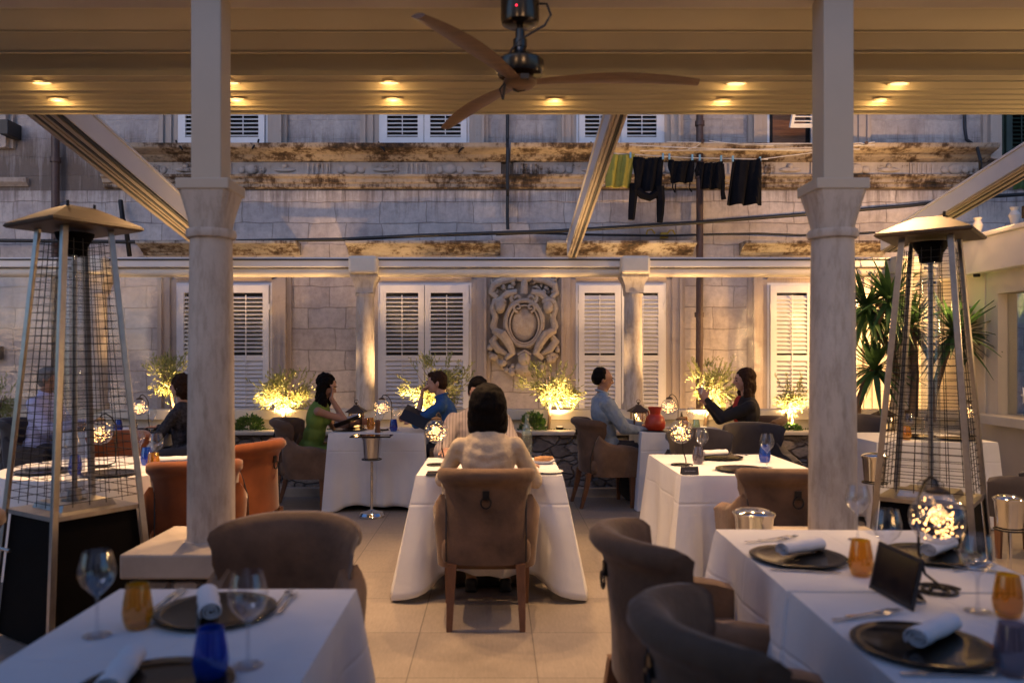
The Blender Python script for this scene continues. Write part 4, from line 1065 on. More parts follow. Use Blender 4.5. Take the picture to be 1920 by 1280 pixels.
chair('dark', -3.04, 7.85, 95, 'dark armchair of the woman in black at the far left table')
chair('dark', -4.62, 7.98, -90, 'dark armchair of the man in the lilac shirt')
chair('orange', -1.88, 4.98, 20, 'burnt orange armchair from behind between the left heater and left column')
chair('orange', -1.94, 5.98, 76, 'burnt orange armchair turned away just right of the left column')
chair('orange', -3.1, 6.35, 165, 'burnt orange armchair on the far side of the round table behind the left heater')

# ------------------------------------------------------------------ tables with cloths
def table(x0, x1, y0, y1, tl, cl, rot=0, seed=0, drop=.66, corner=.09, legs=True, cgroup='white tablecloths', flare=.15):
    cx, cy = (x0+x1)/2, (y0+y1)/2; hx, hy = (x1-x0)/2, (y1-y0)/2
    t = thing('dining_table', tl, 'table', (cx, cy, 0), math.radians(rot), 'dining tables')
    b = MB(); b.box(-hx+.012, hx-.012, -hy+.012, hy-.012, .715, .742); b.build('tabletop', 'leg', t)
    b = MB(); b.tube([(0, 0, .02), (0, 0, .715)], .035, 12); b.build('pedestal', 'iron', t, smooth=True)
    b = MB(); b.box(-.24, .24, -.24, .24, 0.001, .02); b.build('base_plate', 'iron', t, bevel=.004)
    # cloth
    r_ = random.Random(seed); per = []; N = 44
    cr = .02
    corners = [(-hx, -hy), (hx, -hy), (hx, hy), (-hx, hy)]
    sides = []
    for k in range(4):
        a = Vector(corners[k]); c = Vector(corners[(k+1) % 4]); nrm = Vector(((c-a).y, -(c-a).x)).normalized()
        for i in range(N):
            u = i/N; sides.append((a.lerp(c, u), nrm, u, k))
    ph = [r_.uniform(0, 6) for _ in range(12)]
    M_ = len(sides); rows_ = 18; vs = []; fs = []
    for (p, nrm, u, k) in sides:
        du = min(u, 1-u); L_ = (hx if k % 2 == 0 else hy)*2
        cd = du*L_
        cf = math.exp(-(cd/.13)**2)
        # outward direction blends to the diagonal near corners
        cor = Vector(corners[k] if u < .5 else corners[(k+1) % 4]); dg = Vector((math.copysign(1, cor.x), math.copysign(1, cor.y))).normalized()
        bl = math.exp(-(cd/.06)**2)
        od = (nrm*(1-bl)+dg*bl).normalized()
        for j in range(rows_+1):
            t_ = j/rows_
            D = drop+corner*cf+.012*math.sin(u*9+ph[k+2])*(1-cf)
            side_in = math.exp(-((cd-.2)/.09)**2)
            wave = .036*math.sin(cd*15+ph[k]+.6*math.sin(cd*7))*t_+.017*math.sin(cd*37+ph[k+4])*t_*t_
            out = .004+t_*(.02+flare*cf-.05*side_in)+wave*(1-cf)
            z = .756-D*t_
            if j == 0: out = 0; 
            vs.append((p.x+od.x*out, p.y+od.y*out, max(.006, z if j else .756)))
    R_ = rows_+1
    for i in range(M_):
        i2 = (i+1) % M_
        for j in range(rows_): fs.append((i*R_+j, i*R_+j+1, i2*R_+j+1, i2*R_+j))
    # top grid fan: inner ring
    o0 = len(vs)
    for (p, nrm, u, k) in sides: vs.append((p.x*.93, p.y*.93, .7565))
    for i in range(M_):
        i2 = (i+1) % M_; fs.append((i*R_, i2*R_, o0+i2, o0+i))
    fs.append(tuple(range(o0, o0+M_)))
    b = MB(); b.add(vs, fs); o = b.build('tablecloth', 'cloth', None, smooth=True, angle=50)
    o.location = (cx, cy, 0); o.rotation_euler = (0, 0, math.radians(rot)); tag(o, cl, 'tablecloth', cgroup)
    m = o.modifiers.new('thick', 'SOLIDIFY'); m.thickness = .0015; m.offset = -1
    return t
table(-1.204, -.447, 1.35, 2.55, 'dining table under white cloth at the bottom left', 'white cloth bathed in blue light on the near left table', seed=1)
table(.935, 1.80, 2.52, 3.42, 'dining table under white cloth, far half of the near right pair', 'white cloth with creased side on the far half of the near right table', rot=-1.5, seed=2)
table(.915, 1.80, 1.3, 2.5, 'dining table under white cloth, near half of the near right pair', 'white cloth on the near half of the right table, cut by the bottom edge', rot=-1.5, seed=3, flare=.12)
table(-.5, .417, 4.98, 5.86, 'dining table of the couple in the centre', 'white floor-length cloth with flared corners on the centre table', seed=4, drop=.61, corner=.13, flare=.17)
table(1.16, 2.08, 4.98, 6.05, 'dining table left of the right column', 'white cloth with sharp corner on the middle right table', seed=5, flare=.1)
table(-1.62, -.70, 7.7, 8.4, 'dining table of the couple reading menus', 'white cloth on the table between the woman in green and the man in blue', seed=6, drop=.7, flare=.06)
table(1.42, 2.3, 7.75, 8.42, 'dining table of the couple in front of the right planter', 'white cloth on the table with the red jug', seed=7, drop=.7, flare=.06)
table(-4.22, -3.32, 7.7, 8.4, 'dining table of the couple at the far left', 'white cloth on the far left table behind the left heater', seed=8, drop=.7, flare=.06)
table(3.3, 4.35, 6.9, 7.8, 'dining table below the yuccas behind the right heater', 'white cloth on the table behind the right heater', seed=9, drop=.7, flare=.06)
# round table
rt = thing('round_table', 'round table between the orange chairs behind the left heater', 'table', (-2.66, 5.35, 0), 0)
b = MB(); b.lathe([(.58, .715), (.58, .742)], 40); b.build('tabletop', 'leg', rt)
b = MB(); b.tube([(0, 0, .02), (0, 0, .715)], .04, 12); b.build('pedestal', 'iron', rt, smooth=True)
b = MB(); b.lathe([(.28, .001), (.28, .02)], 30); b.build('base_plate', 'iron', rt)
vs = []; fs = []; n = 120; rows_ = 12
for i in range(n):
    a = 2*PI*i/n
    for j in range(rows_+1):
        t_ = j/rows_; rr_ = .60+.012*min(1, t_*6)+t_*(.015+.025*math.sin(a*11)+.012*math.sin(a*23+1)); vs.append((rr_*math.cos(a), rr_*math.sin(a), .756-.012*min(1, t_*5)-.6*t_))
for i in range(n):
    for j in range(rows_): i2 = (i+1) % n; fs.append((i*(rows_+1)+j, i*(rows_+1)+j+1, i2*(rows_+1)+j+1, i2*(rows_+1)+j))
fs.append(tuple(i*(rows_+1) for i in range(n)))
b = MB(); b.add(vs, fs); o = b.build('tablecloth', 'cloth', smooth=True); o.location = (-2.66, 5.35, 0); tag(o, 'round white cloth on the table between the orange chairs', 'tablecloth', 'white tablecloths')

# ------------------------------------------------------------------ tableware
ZT = .758
pg = {}
def put(key, make, loc, rz_, label, cat, group):
    loc = Vector(loc)
    if key not in pg:
        o = make(); pg[key] = o
        o.location = loc; o.rotation_euler = (0, 0, rz_); tag(o, label, cat, group); return o
    return copy_tree(pg[key], loc, rz_, label, group)
def mk_wine():
    b = MB()
    prof = [(.036, .0), (.037, .0025), (.02, .005), (.006, .012), (.0042, .03), (.0042, .09), (.006, .105), (.02, .118), (.038, .138), (.0475, .16), (.0465, .18), (.04, .205), (.035, .225)]
    b.lathe_open(prof, 28); b.lathe([(.0001, 0), (.036, 0)], 28)
    return b.build('wine_glass', 'glass', smooth=True, angle=80)
def mk_tumbler(mat, nm='tumbler'):
    def f():
        b = MB(); prof = [(.0001, .001), (.026, .001), (.031, .004), (.038, .025), (.0405, .045), (.037, .075), (.031, .11), (.0295, .12), (.0275, .12), (.029, .11), (.034, .075), (.0375, .045), (.035, .026), (.028, .012), (.0001, .012)]
        b.lathe(prof, 28); return b.build(nm, mat, smooth=True, angle=80)
    return f
def mk_plate():
    b = MB(); b.lathe([(.0001, .001), (.11, .001), (.145, .006), (.17, .012), (.171, .014), (.168, .0155), (.14, .011), (.11, .007), (.0001, .0065)], 48)
    return b.build('charger_plate', 'plate', smooth=True, angle=60)
def mk_napkin():
    b = MB(); n = 64; pts = []
    for i in range(n+1):
        a = i/n*2*PI*2.6; r = .006+.024*i/n; pts.append((r*math.cos(a), r*math.sin(a)))
    inner = [(x*(1-.0028/max(.004, math.hypot(x, y))), y*(1-.0028/max(.004, math.hypot(x, y)))) for x, y in pts]
    loop = pts+inner[::-1]; vs = []; fs = []
    S_ = 12; m = len(loop)
    for s in range(S_+1):
        yv = -.1+.2*s/S_; sc = 1+.05*math.sin(s*1.1)
        for (x, z) in loop: vs.append((x*sc*1.12, yv, (z*sc*.9)+.027))
    for s in range(S_):
        for j in range(m): fs.append((s*m+j, s*m+(j+1) % m, (s+1)*m+(j+1) % m, (s+1)*m+j))
    for s in (0, S_):
        for j in range(n): q = s*m; fs.append((q+j, q+j+1, q+m-2-j, q+m-1-j))
    b.add(vs, fs); return b.build('rolled_napkin', 'napkin', smooth=True, angle=50)
def mk_fork():
    b = MB(); path = [(0, -.1, .006), (0, -.06, .004), (0, 0, .007), (0, .04, .01), (0, .06, .008)]
    ws = [.006, .0045, .003, .004, .011]
    vs = []; 
    for (x, y, z), w in zip(path, ws): vs += [(-w, y, z), (w, y, z), (w, y, z+.0025), (-w, y, z+.0025)]
    fs = []
    for i in range(4):
        for j in range(4): fs.append((i*4+j, i*4+(j+1) % 4, (i+1)*4+(j+1) % 4, (i+1)*4+j))
    fs += [(0, 3, 2, 1), (16, 17, 18, 19)]; b.add(vs, fs)
    for k in range(4):
        x = -.0095+k*.0063; b.tube([(x, .058, .009), (x, .08, .006), (x, .1, .009)], [.0018, .0016, .0009], 5)
    return b.build('fork', 'chrome')
def mk_knife():
    b = MB(); path = [(-.11, .006, .003), (-.06, .007, .004), (0, .0045, .004), (.005, .009, .004), (.06, .010, .003), (.1, .008, .003), (.12, .001, .003)]
    vs = []
    for y, w, z in path: vs += [(-w, y, z-.001), (w*.7, y, z-.001), (w*.7, y, z+.0025), (-w, y, z+.0025)]
    fs = []
    for i in range(6):
        for j in range(4): fs.append((i*4+j, i*4+(j+1) % 4, (i+1)*4+(j+1) % 4, (i+1)*4+j))
    fs += [(0, 3, 2, 1), (24, 25, 26, 27)]; b.add(vs, fs); return b.build('knife', 'chrome')
GW, GT, GP, GN, GC = 'wine glasses on the tables', 'coloured glass tumblers on the tables', 'black charger plates on the tables', 'rolled white napkins', 'cutlery on the tables'
def wine(px, py, l): return put('wine', mk_wine, ON(px, py, ZT), 0, l, 'wine glass', GW)
def tum(c, px, py, l): return put(c, mk_tumbler(c), ON(px, py, ZT), 0, l, 'tumbler', GT)
def plate(px, py, l): return put('plate', mk_plate, ON(px, py, ZT), random.uniform(0, 6), l, 'plate', GP)
def napkin(px, py, deg, l, dz=.008): return put('napkin', mk_napkin, ON(px, py, ZT)+Vector((0, 0, dz)), math.radians(deg), l, 'napkin', GN)
def line_ang(a, b): d = ON(*b)-ON(*a); return math.atan2(d.y, d.x)-PI/2
def fork(a, b, l): m = (ON(*a)+ON(*b))/2; m.z = ZT; return put('fork', mk_fork, m, line_ang(a, b), l, 'fork', GC)
def knife(a, b, l): m = (ON(*a)+ON(*b))/2; m.z = ZT; return put('knife', mk_knife, m, line_ang(a, b), l, 'knife', GC)
# near left table
wine(182, 1191, 'empty wine glass at the left edge of the near left table')
wine(465, 1248, 'empty wine glass right of the blue tumbler on the near left table')
tum('amber', 258, 1176, 'amber tumbler on the near left table')
tum('blue', 395, 1274, 'cobalt blue tumbler at the bottom of the near left table')
plate(405, 1150, 'black charger plate with golden reflection on the far side of the near left table')
napkin(393, 1150, 22, 'rolled napkin on the far plate of the near left table')
plate(290, 1296, 'black charger plate cut by the bottom edge on the near left table')
napkin(228, 1290, 10, 'rolled napkin on the bottom-edge plate of the near left table', .012)
knife((290, 1146), (337, 1111), 'knife left of the far plate on the near left table')
knife((300, 1150), (345, 1113), 'second knife beside the first on the near left table')
fork((513, 1147), (545, 1112), 'inner fork right of the far plate on the near left table')
fork((526, 1152), (552, 1120), 'outer fork right of the far plate on the near left table')
# near right table
plate(1496, 1048, 'black charger plate at the far left of the near right table')
napkin(1503, 1042, -62, 'rolled napkin on the far left plate of the near right table')
fork((1400, 1021), (1475, 1015), 'fork behind the far left plate of the near right table')
fork((1425, 1018), (1492, 1010), 'second fork behind the far left plate of the near right table')
knife((1457, 1072), (1560, 1077), 'knife in front of the far left plate of the near right table')
tum('amber', 1614, 1078, 'amber tumbler beside the black menu holder')
wine(1608, 1012, 'tall wine glass at the far edge of the near right table')
wine(1663, 1078, 'wine glass just behind the black menu holder')
wine(1833, 1146, 'wine glass right of the near fairy-light globe')
tum('amber', 1890, 1155, 'amber tumbler at the right picture edge')
tum('smoke', 1898, 1264, 'smoky grey tumbler at the bottom right corner')
plate(1750, 1044, 'black charger plate behind the near fairy-light globe')
napkin(1762, 1041, -50, 'rolled napkin on the plate behind the near fairy-light globe')
fork((1800, 1072), (1852, 1066), 'fork at the far right of the near right table')
knife((1790, 1066), (1850, 1074), 'knife at the far right of the near right table')
plate(1730, 1215, 'black charger plate nearest the camera on the right table')
napkin(1752, 1206, -52, 'rolled napkin on the nearest plate of the right table')
fork((1572, 1168), (1660, 1157), 'fork left of the nearest plate on the right table')
fork((1585, 1163), (1690, 1150), 'second fork left of the nearest plate on the right table')
knife((1700, 1270), (1860, 1273), 'knife in front of the nearest plate on the right table')
# menu holder
def menu_board(a, b_, h, lean, label, loc=None):
    A = ON(*a, ZT); B = ON(*b_, ZT); r = thing('menu_holder', label, 'menu holder', (A+B)/2)
    d = (B-A); L = d.length; d.normalize(); nrm = Vector((d.y, -d.x, 0)); nrm = nrm if nrm.x > 0 else -nrm
    up = (Vector((0, 0, 1))+nrm*lean).normalized()
    M_ = Matrix((( d.x, nrm.x, up.x, 0), (d.y, nrm.y, up.y, 0), (d.z, nrm.z, up.z, 0), (0, 0, 0, 1)))
    b = MB(); b.box(-L/2, L/2, 0, .007, .002, h, M_); b.build('board', 'menu', r, bevel=.002)
    b = MB(); b.box(-L/2+.012, L/2-.012, -.0012, -.0004, .014, h-.012, M_); b.build('card', 'screen', r)
    b = MB(); t = up*h*.6+nrm*.008; f = nrm*.09; w = d*.035
    b.add([t-w, t+w, f+w*1.2+Vector((0, 0, .002)), f-w*1.2+Vector((0, 0, .002)), t-w+nrm*.004, t+w+nrm*.004, f+w*1.2+nrm*.004+Vector((0, 0, .002)), f-w*1.2+nrm*.004+Vector((0, 0, .002))], [(0, 1, 2, 3), (7, 6, 5, 4), (0, 4, 5, 1), (1, 5, 6, 2), (2, 6, 7, 3), (3, 7, 4, 0)])
    b.build('prop', 'lantern', r)
    return r
menu_board((1628, 1102), (1710, 1147), .155, .22, 'black menu holder standing propped on the near right table')

# fairy-light globe lamps
def mk_globe(Rg=.083, hh=.335, seed=1, mirror=1):
    r = thing('globe_lamp', '', 'table lamp'); R = Rg
    b = MB(); pts = []
    for i in range(60):
        a = i/59*2*PI*2.5; rad = .075-.055*i/59; pts.append((rad*math.cos(a), rad*math.sin(a), .005))
    pts2 = [(0.02, 0, .005)]; b.tube(pts, .0048, 6)
    top = hh+R*.5; hook = []
    # stem rises from the spiral behind the globe and hooks over the top
    st = [(.0, R+.02, .005)]
    st = [(.075*math.cos(0), .0, .005)]
    path = [(.02, 0, .006), (.03, .03, .008), (.02, R+.012, .03), (.0, R+.014, .1), (0, R+.016, .2), (0, R+.014, .28), (0, R*.8, hh), (0, R*.4, hh+.022), (0, 0.01, hh+.015), (0, 0, hh-.002)]
    b.tube(path, .0046, 6); b.build('stand', 'iron', r, smooth=True)
    zc = hh-.02-R
    b = MB(); b.lathe([(.03, zc+R*.93), (.034, zc+R*.95), (.034, zc+R*1.06), (.02, zc+R*1.13), (.008, zc+R*1.2)], 18); b.build('cap', 'lantern', r, smooth=True)
    b = MB(); prof = [(max(.0001, R*math.sin(t)), zc-R*math.cos(t)) for t in [i*PI/22*.88 for i in range(23)]]; b.lathe_open(prof, 32); b.build('globe', 'glass', r, smooth=True, angle=80)
    b = MB(); r_ = random.Random(seed)
    for i in range(78):
        while True:
            v = Vector((r_.uniform(-1, 1), r_.uniform(-1, 1), r_.uniform(-1, .7)))
            if v.length < .92 and (v.z < 0.0 or r_.random() < .42): break
        b.ell(v*R+Vector((0, 0, zc)), (.0020,)*3, None, 6, 4)
    b.build('fairy_lights', 'fairy', r)
    b = MB(); w = []
    for i in range(90):
        a = i*.7; rr_ = R*.75*abs(math.sin(i*.13+.4)); w.append((rr_*math.cos(a), rr_*math.sin(a), zc-R*.7+1.3*R*i/90))
    b.tube(w, .0007, 3); b.build('light_wire', 'lantern', r)
    light('globe_light', 'POINT', (0, 0, zc-.01), .6, (1, .55, .2), r, .03, world=False)
    return r
first = []
def globe(x, y, rzdeg, label, s=1):
    loc = Vector((x, y, ZT))
    if not first:
        o = mk_globe(); first.append(o); o.location = loc; o.rotation_euler = (0, 0, math.radians(rzdeg)); o['label'] = label; o['group'] = 'fairy-light globe lamps'
    else: o = copy_tree(first[0], loc, math.radians(rzdeg), label, 'fairy-light globe lamps')
    o.scale = (s, s, s); return o
def globe_at(px, py, deg, label, s=1): p = ON(px, py, ZT); return globe(p.x, p.y, deg, label, s)
globe_at(1758, 1108, 5, 'large fairy-light globe lamp on the near right table', 1.0)
globe_at(818, 872, -20, 'fairy-light globe lamp left of the woman in cream on the centre table')
globe_at(1277, 872, -20, 'fairy-light globe lamp on the middle right table beside the black card')
globe(P(716, 0, 8.0).x, 8.0, -80, 'fairy-light globe lamp between the two menu readers')
globe(P(1255, 0, 8.1).x, 8.1, -75, 'fairy-light globe lamp behind the red jug')
globe(P(262, 0, 8.0).x, 8.0, -30, 'fairy-light globe lamp on the far left table right of the left heater')
globe(-2.66-.0, 5.35, -70, 'fairy-light globe lamp on the round table seen through the left heater')
globe(P(1815, 0, 7.4).x, 7.4, -80, 'fairy-light globe lamp on the table behind the right heater')
# lanterns
def mk_lantern():
    r = thing('candle_lantern', '', 'lantern')
    b = MB(); b.box(-.075, .075, -.075, .075, 0, .015); b.box(-.07, .07, -.07, .07, .155, .165)
    for x in (-.062, .062):
        for y in (-.062, .062): b.box(x-.007, x+.007, y-.007, y+.007, .015, .155)
    b.build('frame', 'lantern', r, bevel=.002)
    b = MB(); q = lambda h, z: [(-h, -h, z), (h, -h, z), (h, h, z), (-h, h, z)]
    b.add(q(.1, .166)+q(.095, .175)+q(.03, .225)+q(.02, .24), [(i*4+j, i*4+(j+1) % 4, (i+1)*4+(j+1) % 4, (i+1)*4+j) for i in range(3) for j in range(4)]+[(3, 2, 1, 0), (12, 13, 14, 15)]); b.ell((0, 0, .255), (.014,)*3); b.tube([(.02*math.cos(a), 0, .275+.018*math.sin(a)) for a in [i*PI/6 for i in range(13)]], .003, 6)
    b.build('roof', 'lantern', r)
    b = MB()
    for s in (-1, 1): b.box(-.055, .055, s*.06-.001, s*.06+.001, .016, .154); b.box(s*.06-.001, s*.06+.001, -.055, .055, .016, .154)
    b.build('pane', 'glass', r)
    b = MB(); b.lathe([(.03, .016), (.03, .075), (.026, .078)], 16); b.build('candle', 'candle', r, smooth=True)
    b = MB(); b.ell((0, 0, .095), (.006, .006, .015)); b.build('flame', 'flame', r, smooth=True)
    light('lantern_light', 'POINT', (0, 0, .12), 1.1, (1, .55, .18), r, .02, world=False)
    return r
L0 = mk_lantern(); L0.location = (P(668, 0, 8.25).x, 8.25, ZT); L0['label'] = 'bronze candle lantern left of the globe lamp beside the woman in green'; L0['group'] = 'bronze candle lanterns'
copy_tree(L0, (P(1197, 0, 8.3).x, 8.3, ZT), .1, 'bronze candle lantern beside the red jug')
copy_tree(L0, (P(1657, 0, 8.7).x, 8.69, .69), .3, 'unlit-looking bronze lantern on the ledge below the yucca left of the right heater')
# red jug
b = MB(); b.lathe([(.0001, 0), (.075, 0), (.1, .03), (.105, .08), (.085, .14), (.055, .165), (.06, .2), (.075, .235), (.07, .235), (.055, .2), (.05, .17), (.0001, .16)], 28)
b.tube([(.08, 0, .2), (.12, 0, .19), (.13, 0, .14), (.1, 0, .09)], .011, 8)
o = b.build('jug', 'jug', smooth=True); o.location = (P(1228, 0, 8.0).x, 8.0, ZT); o.rotation_euler = (0, 0, 1.9); tag(o, 'glossy red ceramic jug right of the candle lantern on the far right table', 'jug')
# center table
def gx0(px, Y): return (px-VX)/F*Y
b = MB(); b.lathe([(.0001, 0), (.05, 0), (.095, .012), (.096, .014), (.05, .005), (.0001, .005)], 32); o = b.build('side_plate', 'white_china', smooth=True); o.location = ON(1028, 886, ZT); tag(o, 'white side plate right of the woman in cream', 'plate')
b = MB(); b.lathe([(.0001, 0), (.06, 0), (.085, .02), (.086, .024), (.05, .008), (.0001, .008)], 32); o = b.build('bread_plate', 'white_china', smooth=True); o.location = ON(1018, 868, ZT); tag(o, 'white plate holding bread on the centre table', 'plate')
b = MB(); b.tube([(-.06, 0, .03), (-.02, .01, .028), (.03, 0, .03), (.07, -.01, .04)], [.012, .022, .021, .01], 10); o = b.build('bread_slice', 'bread', smooth=True); o.location = ON(1018, 868, ZT); tag(o, 'slice of crusty bread on the white plate at the centre table', 'bread')
b = MB(); b.box(-.04, .04, -.075, .075, 0, .009); o = b.build('phone', 'screen', bevel=.004); o.location = ON(812, 888, ZT); tag(o, 'black phone lying on the centre table left of the chair', 'phone')
b = MB(); b.lathe([(.0001, 0), (.035, 0), (.037, .01), (.037, .2), (.03, .24), (.014, .27), (.0135, .33), (.0001, .332)], 20); o = b.build('water_bottle', 'greenglass', smooth=True); o.location = (gx0(988, 5.7), 5.7, ZT); tag(o, 'clear water bottle behind the shoulder of the woman in cream', 'bottle')
# tall stemmed glass on centre table (near the globe)
def wl(x, y, l): return put('wine', mk_wine, (x, y, ZT), 0, l, 'wine glass', GW)
def tl_(c, x, y, l): return put(c, mk_tumbler(c), (x, y, ZT), 0, l, 'tumbler', GT)
def pl(x, y, l): return put('plate', mk_plate, (x, y, ZT), 0, l, 'plate', GP)
def np_(x, y, d, l): return put('napkin', mk_napkin, (x, y, ZT+.008), math.radians(d), l, 'napkin', GN)
def gx(px, Y): return (px-VX)/F*Y
# middle right table
wine(1316, 863, 'wine glass just right of the globe lamp on the middle right table')
wine(1438, 876, 'wine glass in front of the blue tumbler left of the right column')
tum('blue', 1434, 866, 'blue tumbler on the middle right table')
tum('smoke', 1309, 869, 'smoky tumbler beside the globe lamp on the middle right table')
plate(1348, 859, 'black charger plate under a napkin at the far side of the middle right table')
napkin(1340, 858, -70, 'rolled napkin on the far plate of the middle right table')
plate(1392, 882, 'black charger plate at the near side of the middle right table')
fork((1362, 858), (1400, 856), 'fork right of the far plate on the middle right table')
fork((1335, 884), (1362, 878), 'fork left of the near plate on the middle right table')
# small reserved card
r = thing('table_card', 'small black table card with pale lettering on the middle right table', 'sign', ON(1293, 889, ZT), .05)
b = MB(); b.add([(-.055, -.02, 0), (.055, -.02, 0), (.055, 0, .05), (-.055, 0, .05), (.055, .02, 0), (-.055, .02, 0)], [(0, 1, 2, 3), (3, 2, 4, 5)]); b.build('card', 'menu', r)
b = MB()
for i, w in enumerate((.008, .006, .008, .006, .007, .006, .008, .006)): b.box(-.034+i*.0088, -.034+i*.0088+w*.7, -.0125, -.0118, .02, .026)
b.build('lettering', 'paper', r)
# far centre-left table (couple reading)
wl(gx(712, 7.85), 7.85, 'wine glass in front of the globe lamp between the menu readers')
wl(gx(742, 8.05), 8.05, 'wine glass behind the blue tumbler between the menu readers')
tl_('blue', gx(738, 7.9), 7.9, 'blue tumbler between the menu readers')
tl_('amber', gx(695, 8.1), 8.1, 'amber tumbler beside the lantern between the menu readers')
pl(gx(655, 8.0), 8.0, 'black charger plate in front of the woman in green')
b = MB(); b.lathe([(.028, 0), (.03, .01), (.022, .06), (.028, .075), (.028, .11), (.015, .125)], 14); o = b.build('pepper_mill', 'leg', smooth=True); o.location = (gx(708, 7.76), 7.76, ZT); tag(o, 'brown wooden pepper mill below the globe lamp between the menu readers', 'pepper mill')
# far right table
wl(gx(1296, 8.1), 8.1, 'wine glass in front of the woman with the phone')
tl_('amber', gx(1283, 8.2), 8.2, 'amber tumbler left of the wine glass at the woman with the phone')
tl_('greenglass', gx(1305, 7.9), 7.9, 'pale green tumbler before the woman with the phone')
pl(gx(1236, 7.95), 7.95, 'black charger plate before the man in the grey jacket')
# far left table
wl(gx(285, 7.9), 7.9, 'wine glass on the far left table facing the woman in black')
tl_('smoke', gx(250, 7.85), 7.85, 'smoky tumbler on the far left table')
tl_('blue', gx(222, 7.85), 7.85, 'blue tumbler on the far left table right of the left heater')
pl(gx(280, 8.05), 8.05, 'black charger plate on the far left table')
pl(gx(150, 8.05), 8.05, 'black charger plate before the man in the lilac shirt')
wl(gx(130, 7.9), 7.9, 'wine glass before the man in the lilac shirt')
# round table
for (px, Y, f_, l) in ((135, 5.2, 'w', 'wine glass at the left of the round table seen through the heater'), (258, 5.55, 'w', 'wine glass at the back of the round table'), (293, 5.35, 'w', 'wine glass at the right of the round table'),
                      (275, 5.45, 'blue', 'blue tumbler at the right of the round table'), (288, 5.15, 'amber', 'amber tumbler at the right of the round table'), (141, 5.0, 'blue', 'blue tumbler seen through the heater on the round table')):
    (wl(gx(px, Y), Y, l) if f_ == 'w' else tl_(f_, gx(px, Y), Y, l))
pl(gx(325, 5.45), 5.45, 'black charger plate at the right of the round table'); np_(gx(325, 5.45), 5.45, -70, 'rolled napkin at the right of the round table')
pl(gx(82, 5.1), 5.1, 'black charger plate at the left of the round table'); np_(gx(82, 5.1), 5.1, -60, 'rolled napkin at the left of the round table')
pl(gx(205, 5.0), 5.0, 'black charger plate at the front of the round table')
# right rear table
wl(gx(1705, 7.2), 7.2, 'wine glass on the table behind the right heater')
tl_('amber', gx(1700, 7.1), 7.1, 'amber tumbler on the table behind the right heater')
tl_('smoke', gx(1810, 7.1), 7.1, 'smoky tumbler on the table behind the right heater')
pl(gx(1720, 7.35), 7.35, 'black charger plate at the left of the table behind the right heater')
pl(gx(1800, 7.1), 7.12, 'black charger plate at the right of the table behind the right heater')

# ice bucket stands
def bucket(x, y, top, label, tray=False, rb=.1):
    r = thing('ice_bucket_stand', label, 'ice bucket', (x, y, 0), 0, 'chrome ice bucket stands')
    b = MB(); b.lathe([(.0001, .001), (.12, .001), (.122, .02), (.105, .045), (.04, .06), (.02, .07)], 28); b.build('base', 'chrome', r, smooth=True)
    b = MB(); b.tube([(0, 0, .05), (0, 0, top-.22)], .014, 12); b.build('pole', 'chrome', r, smooth=True)
    b = MB(); b.lathe([(.0001, top-.2), (rb*.72, top-.2), (rb*.76, top-.19), (rb*.9, top-.02), (rb, top), (rb*1.02, top+.006), (rb*.97, top+.008), (rb*.88, top-.02), (rb*.72, top-.18), (.0001, top-.18)], 28); b.build('bucket', 'chrome', r, smooth=True)
    b = MB(); b.tube([((rb*.9)*math.cos(a), (rb*.9)*math.sin(a), top-.2) for a in [i*2*PI/24 for i in range(25)]], .006, 6); b.build('holder_ring', 'iron', r, smooth=True)
    if tray: b = MB(); b.box(-.19, .19, -.11, .11, top+.01, top+.022); b.build('tray', 'plate', r, bevel=.004)
    else: b = MB(); b.ell((0, 0, top+.002), (rb*.97, rb*.97, .03), None, 24, 8); b.build('lid', 'chrome', r, smooth=True)
    return r
bucket(gx(697, 7.45), 7.45, .74, 'chrome ice bucket stand with black tray in front of the far centre-left table', True)
bucket(gx(1414, 3.85), 3.85, .74, 'shiny chrome ice bucket with lid left of the right column plinth')
bucket(gx(1640, 6.2), 6.2, .72, 'dark reflecting ice bucket between the right column and the right heater')
bucket(gx(1893, 5.3), 5.3, .55, 'chrome stand with round base at the right edge of the floor')
r = thing('cable_reel', 'round black and yellow cable reel under the chair of the man in grey', 'cable reel', (gx(1188, 8.3), 8.3, 0), 0)
b = MB()
for s in (-.08, .08):
    Mx = Matrix.Translation((0, 0, .17)) @ Matrix.Rotation(PI/2, 4, 'X') @ Matrix.Translation((0, 0, s)); b.lathe([(.05, -.008), (.165, -.008), (.17, 0), (.165, .008), (.05, .008)], 26, (0, 0, 0), Mx)
b.build('flange', 'black', r, smooth=True)
b = MB(); b.lathe([(.12, -.075), (.12, .075)], 26, (0, 0, 0), Matrix.Translation((0, 0, .17)) @ Matrix.Rotation(PI/2, 4, 'X')); b.build('drum', 'yellow', r, smooth=True)

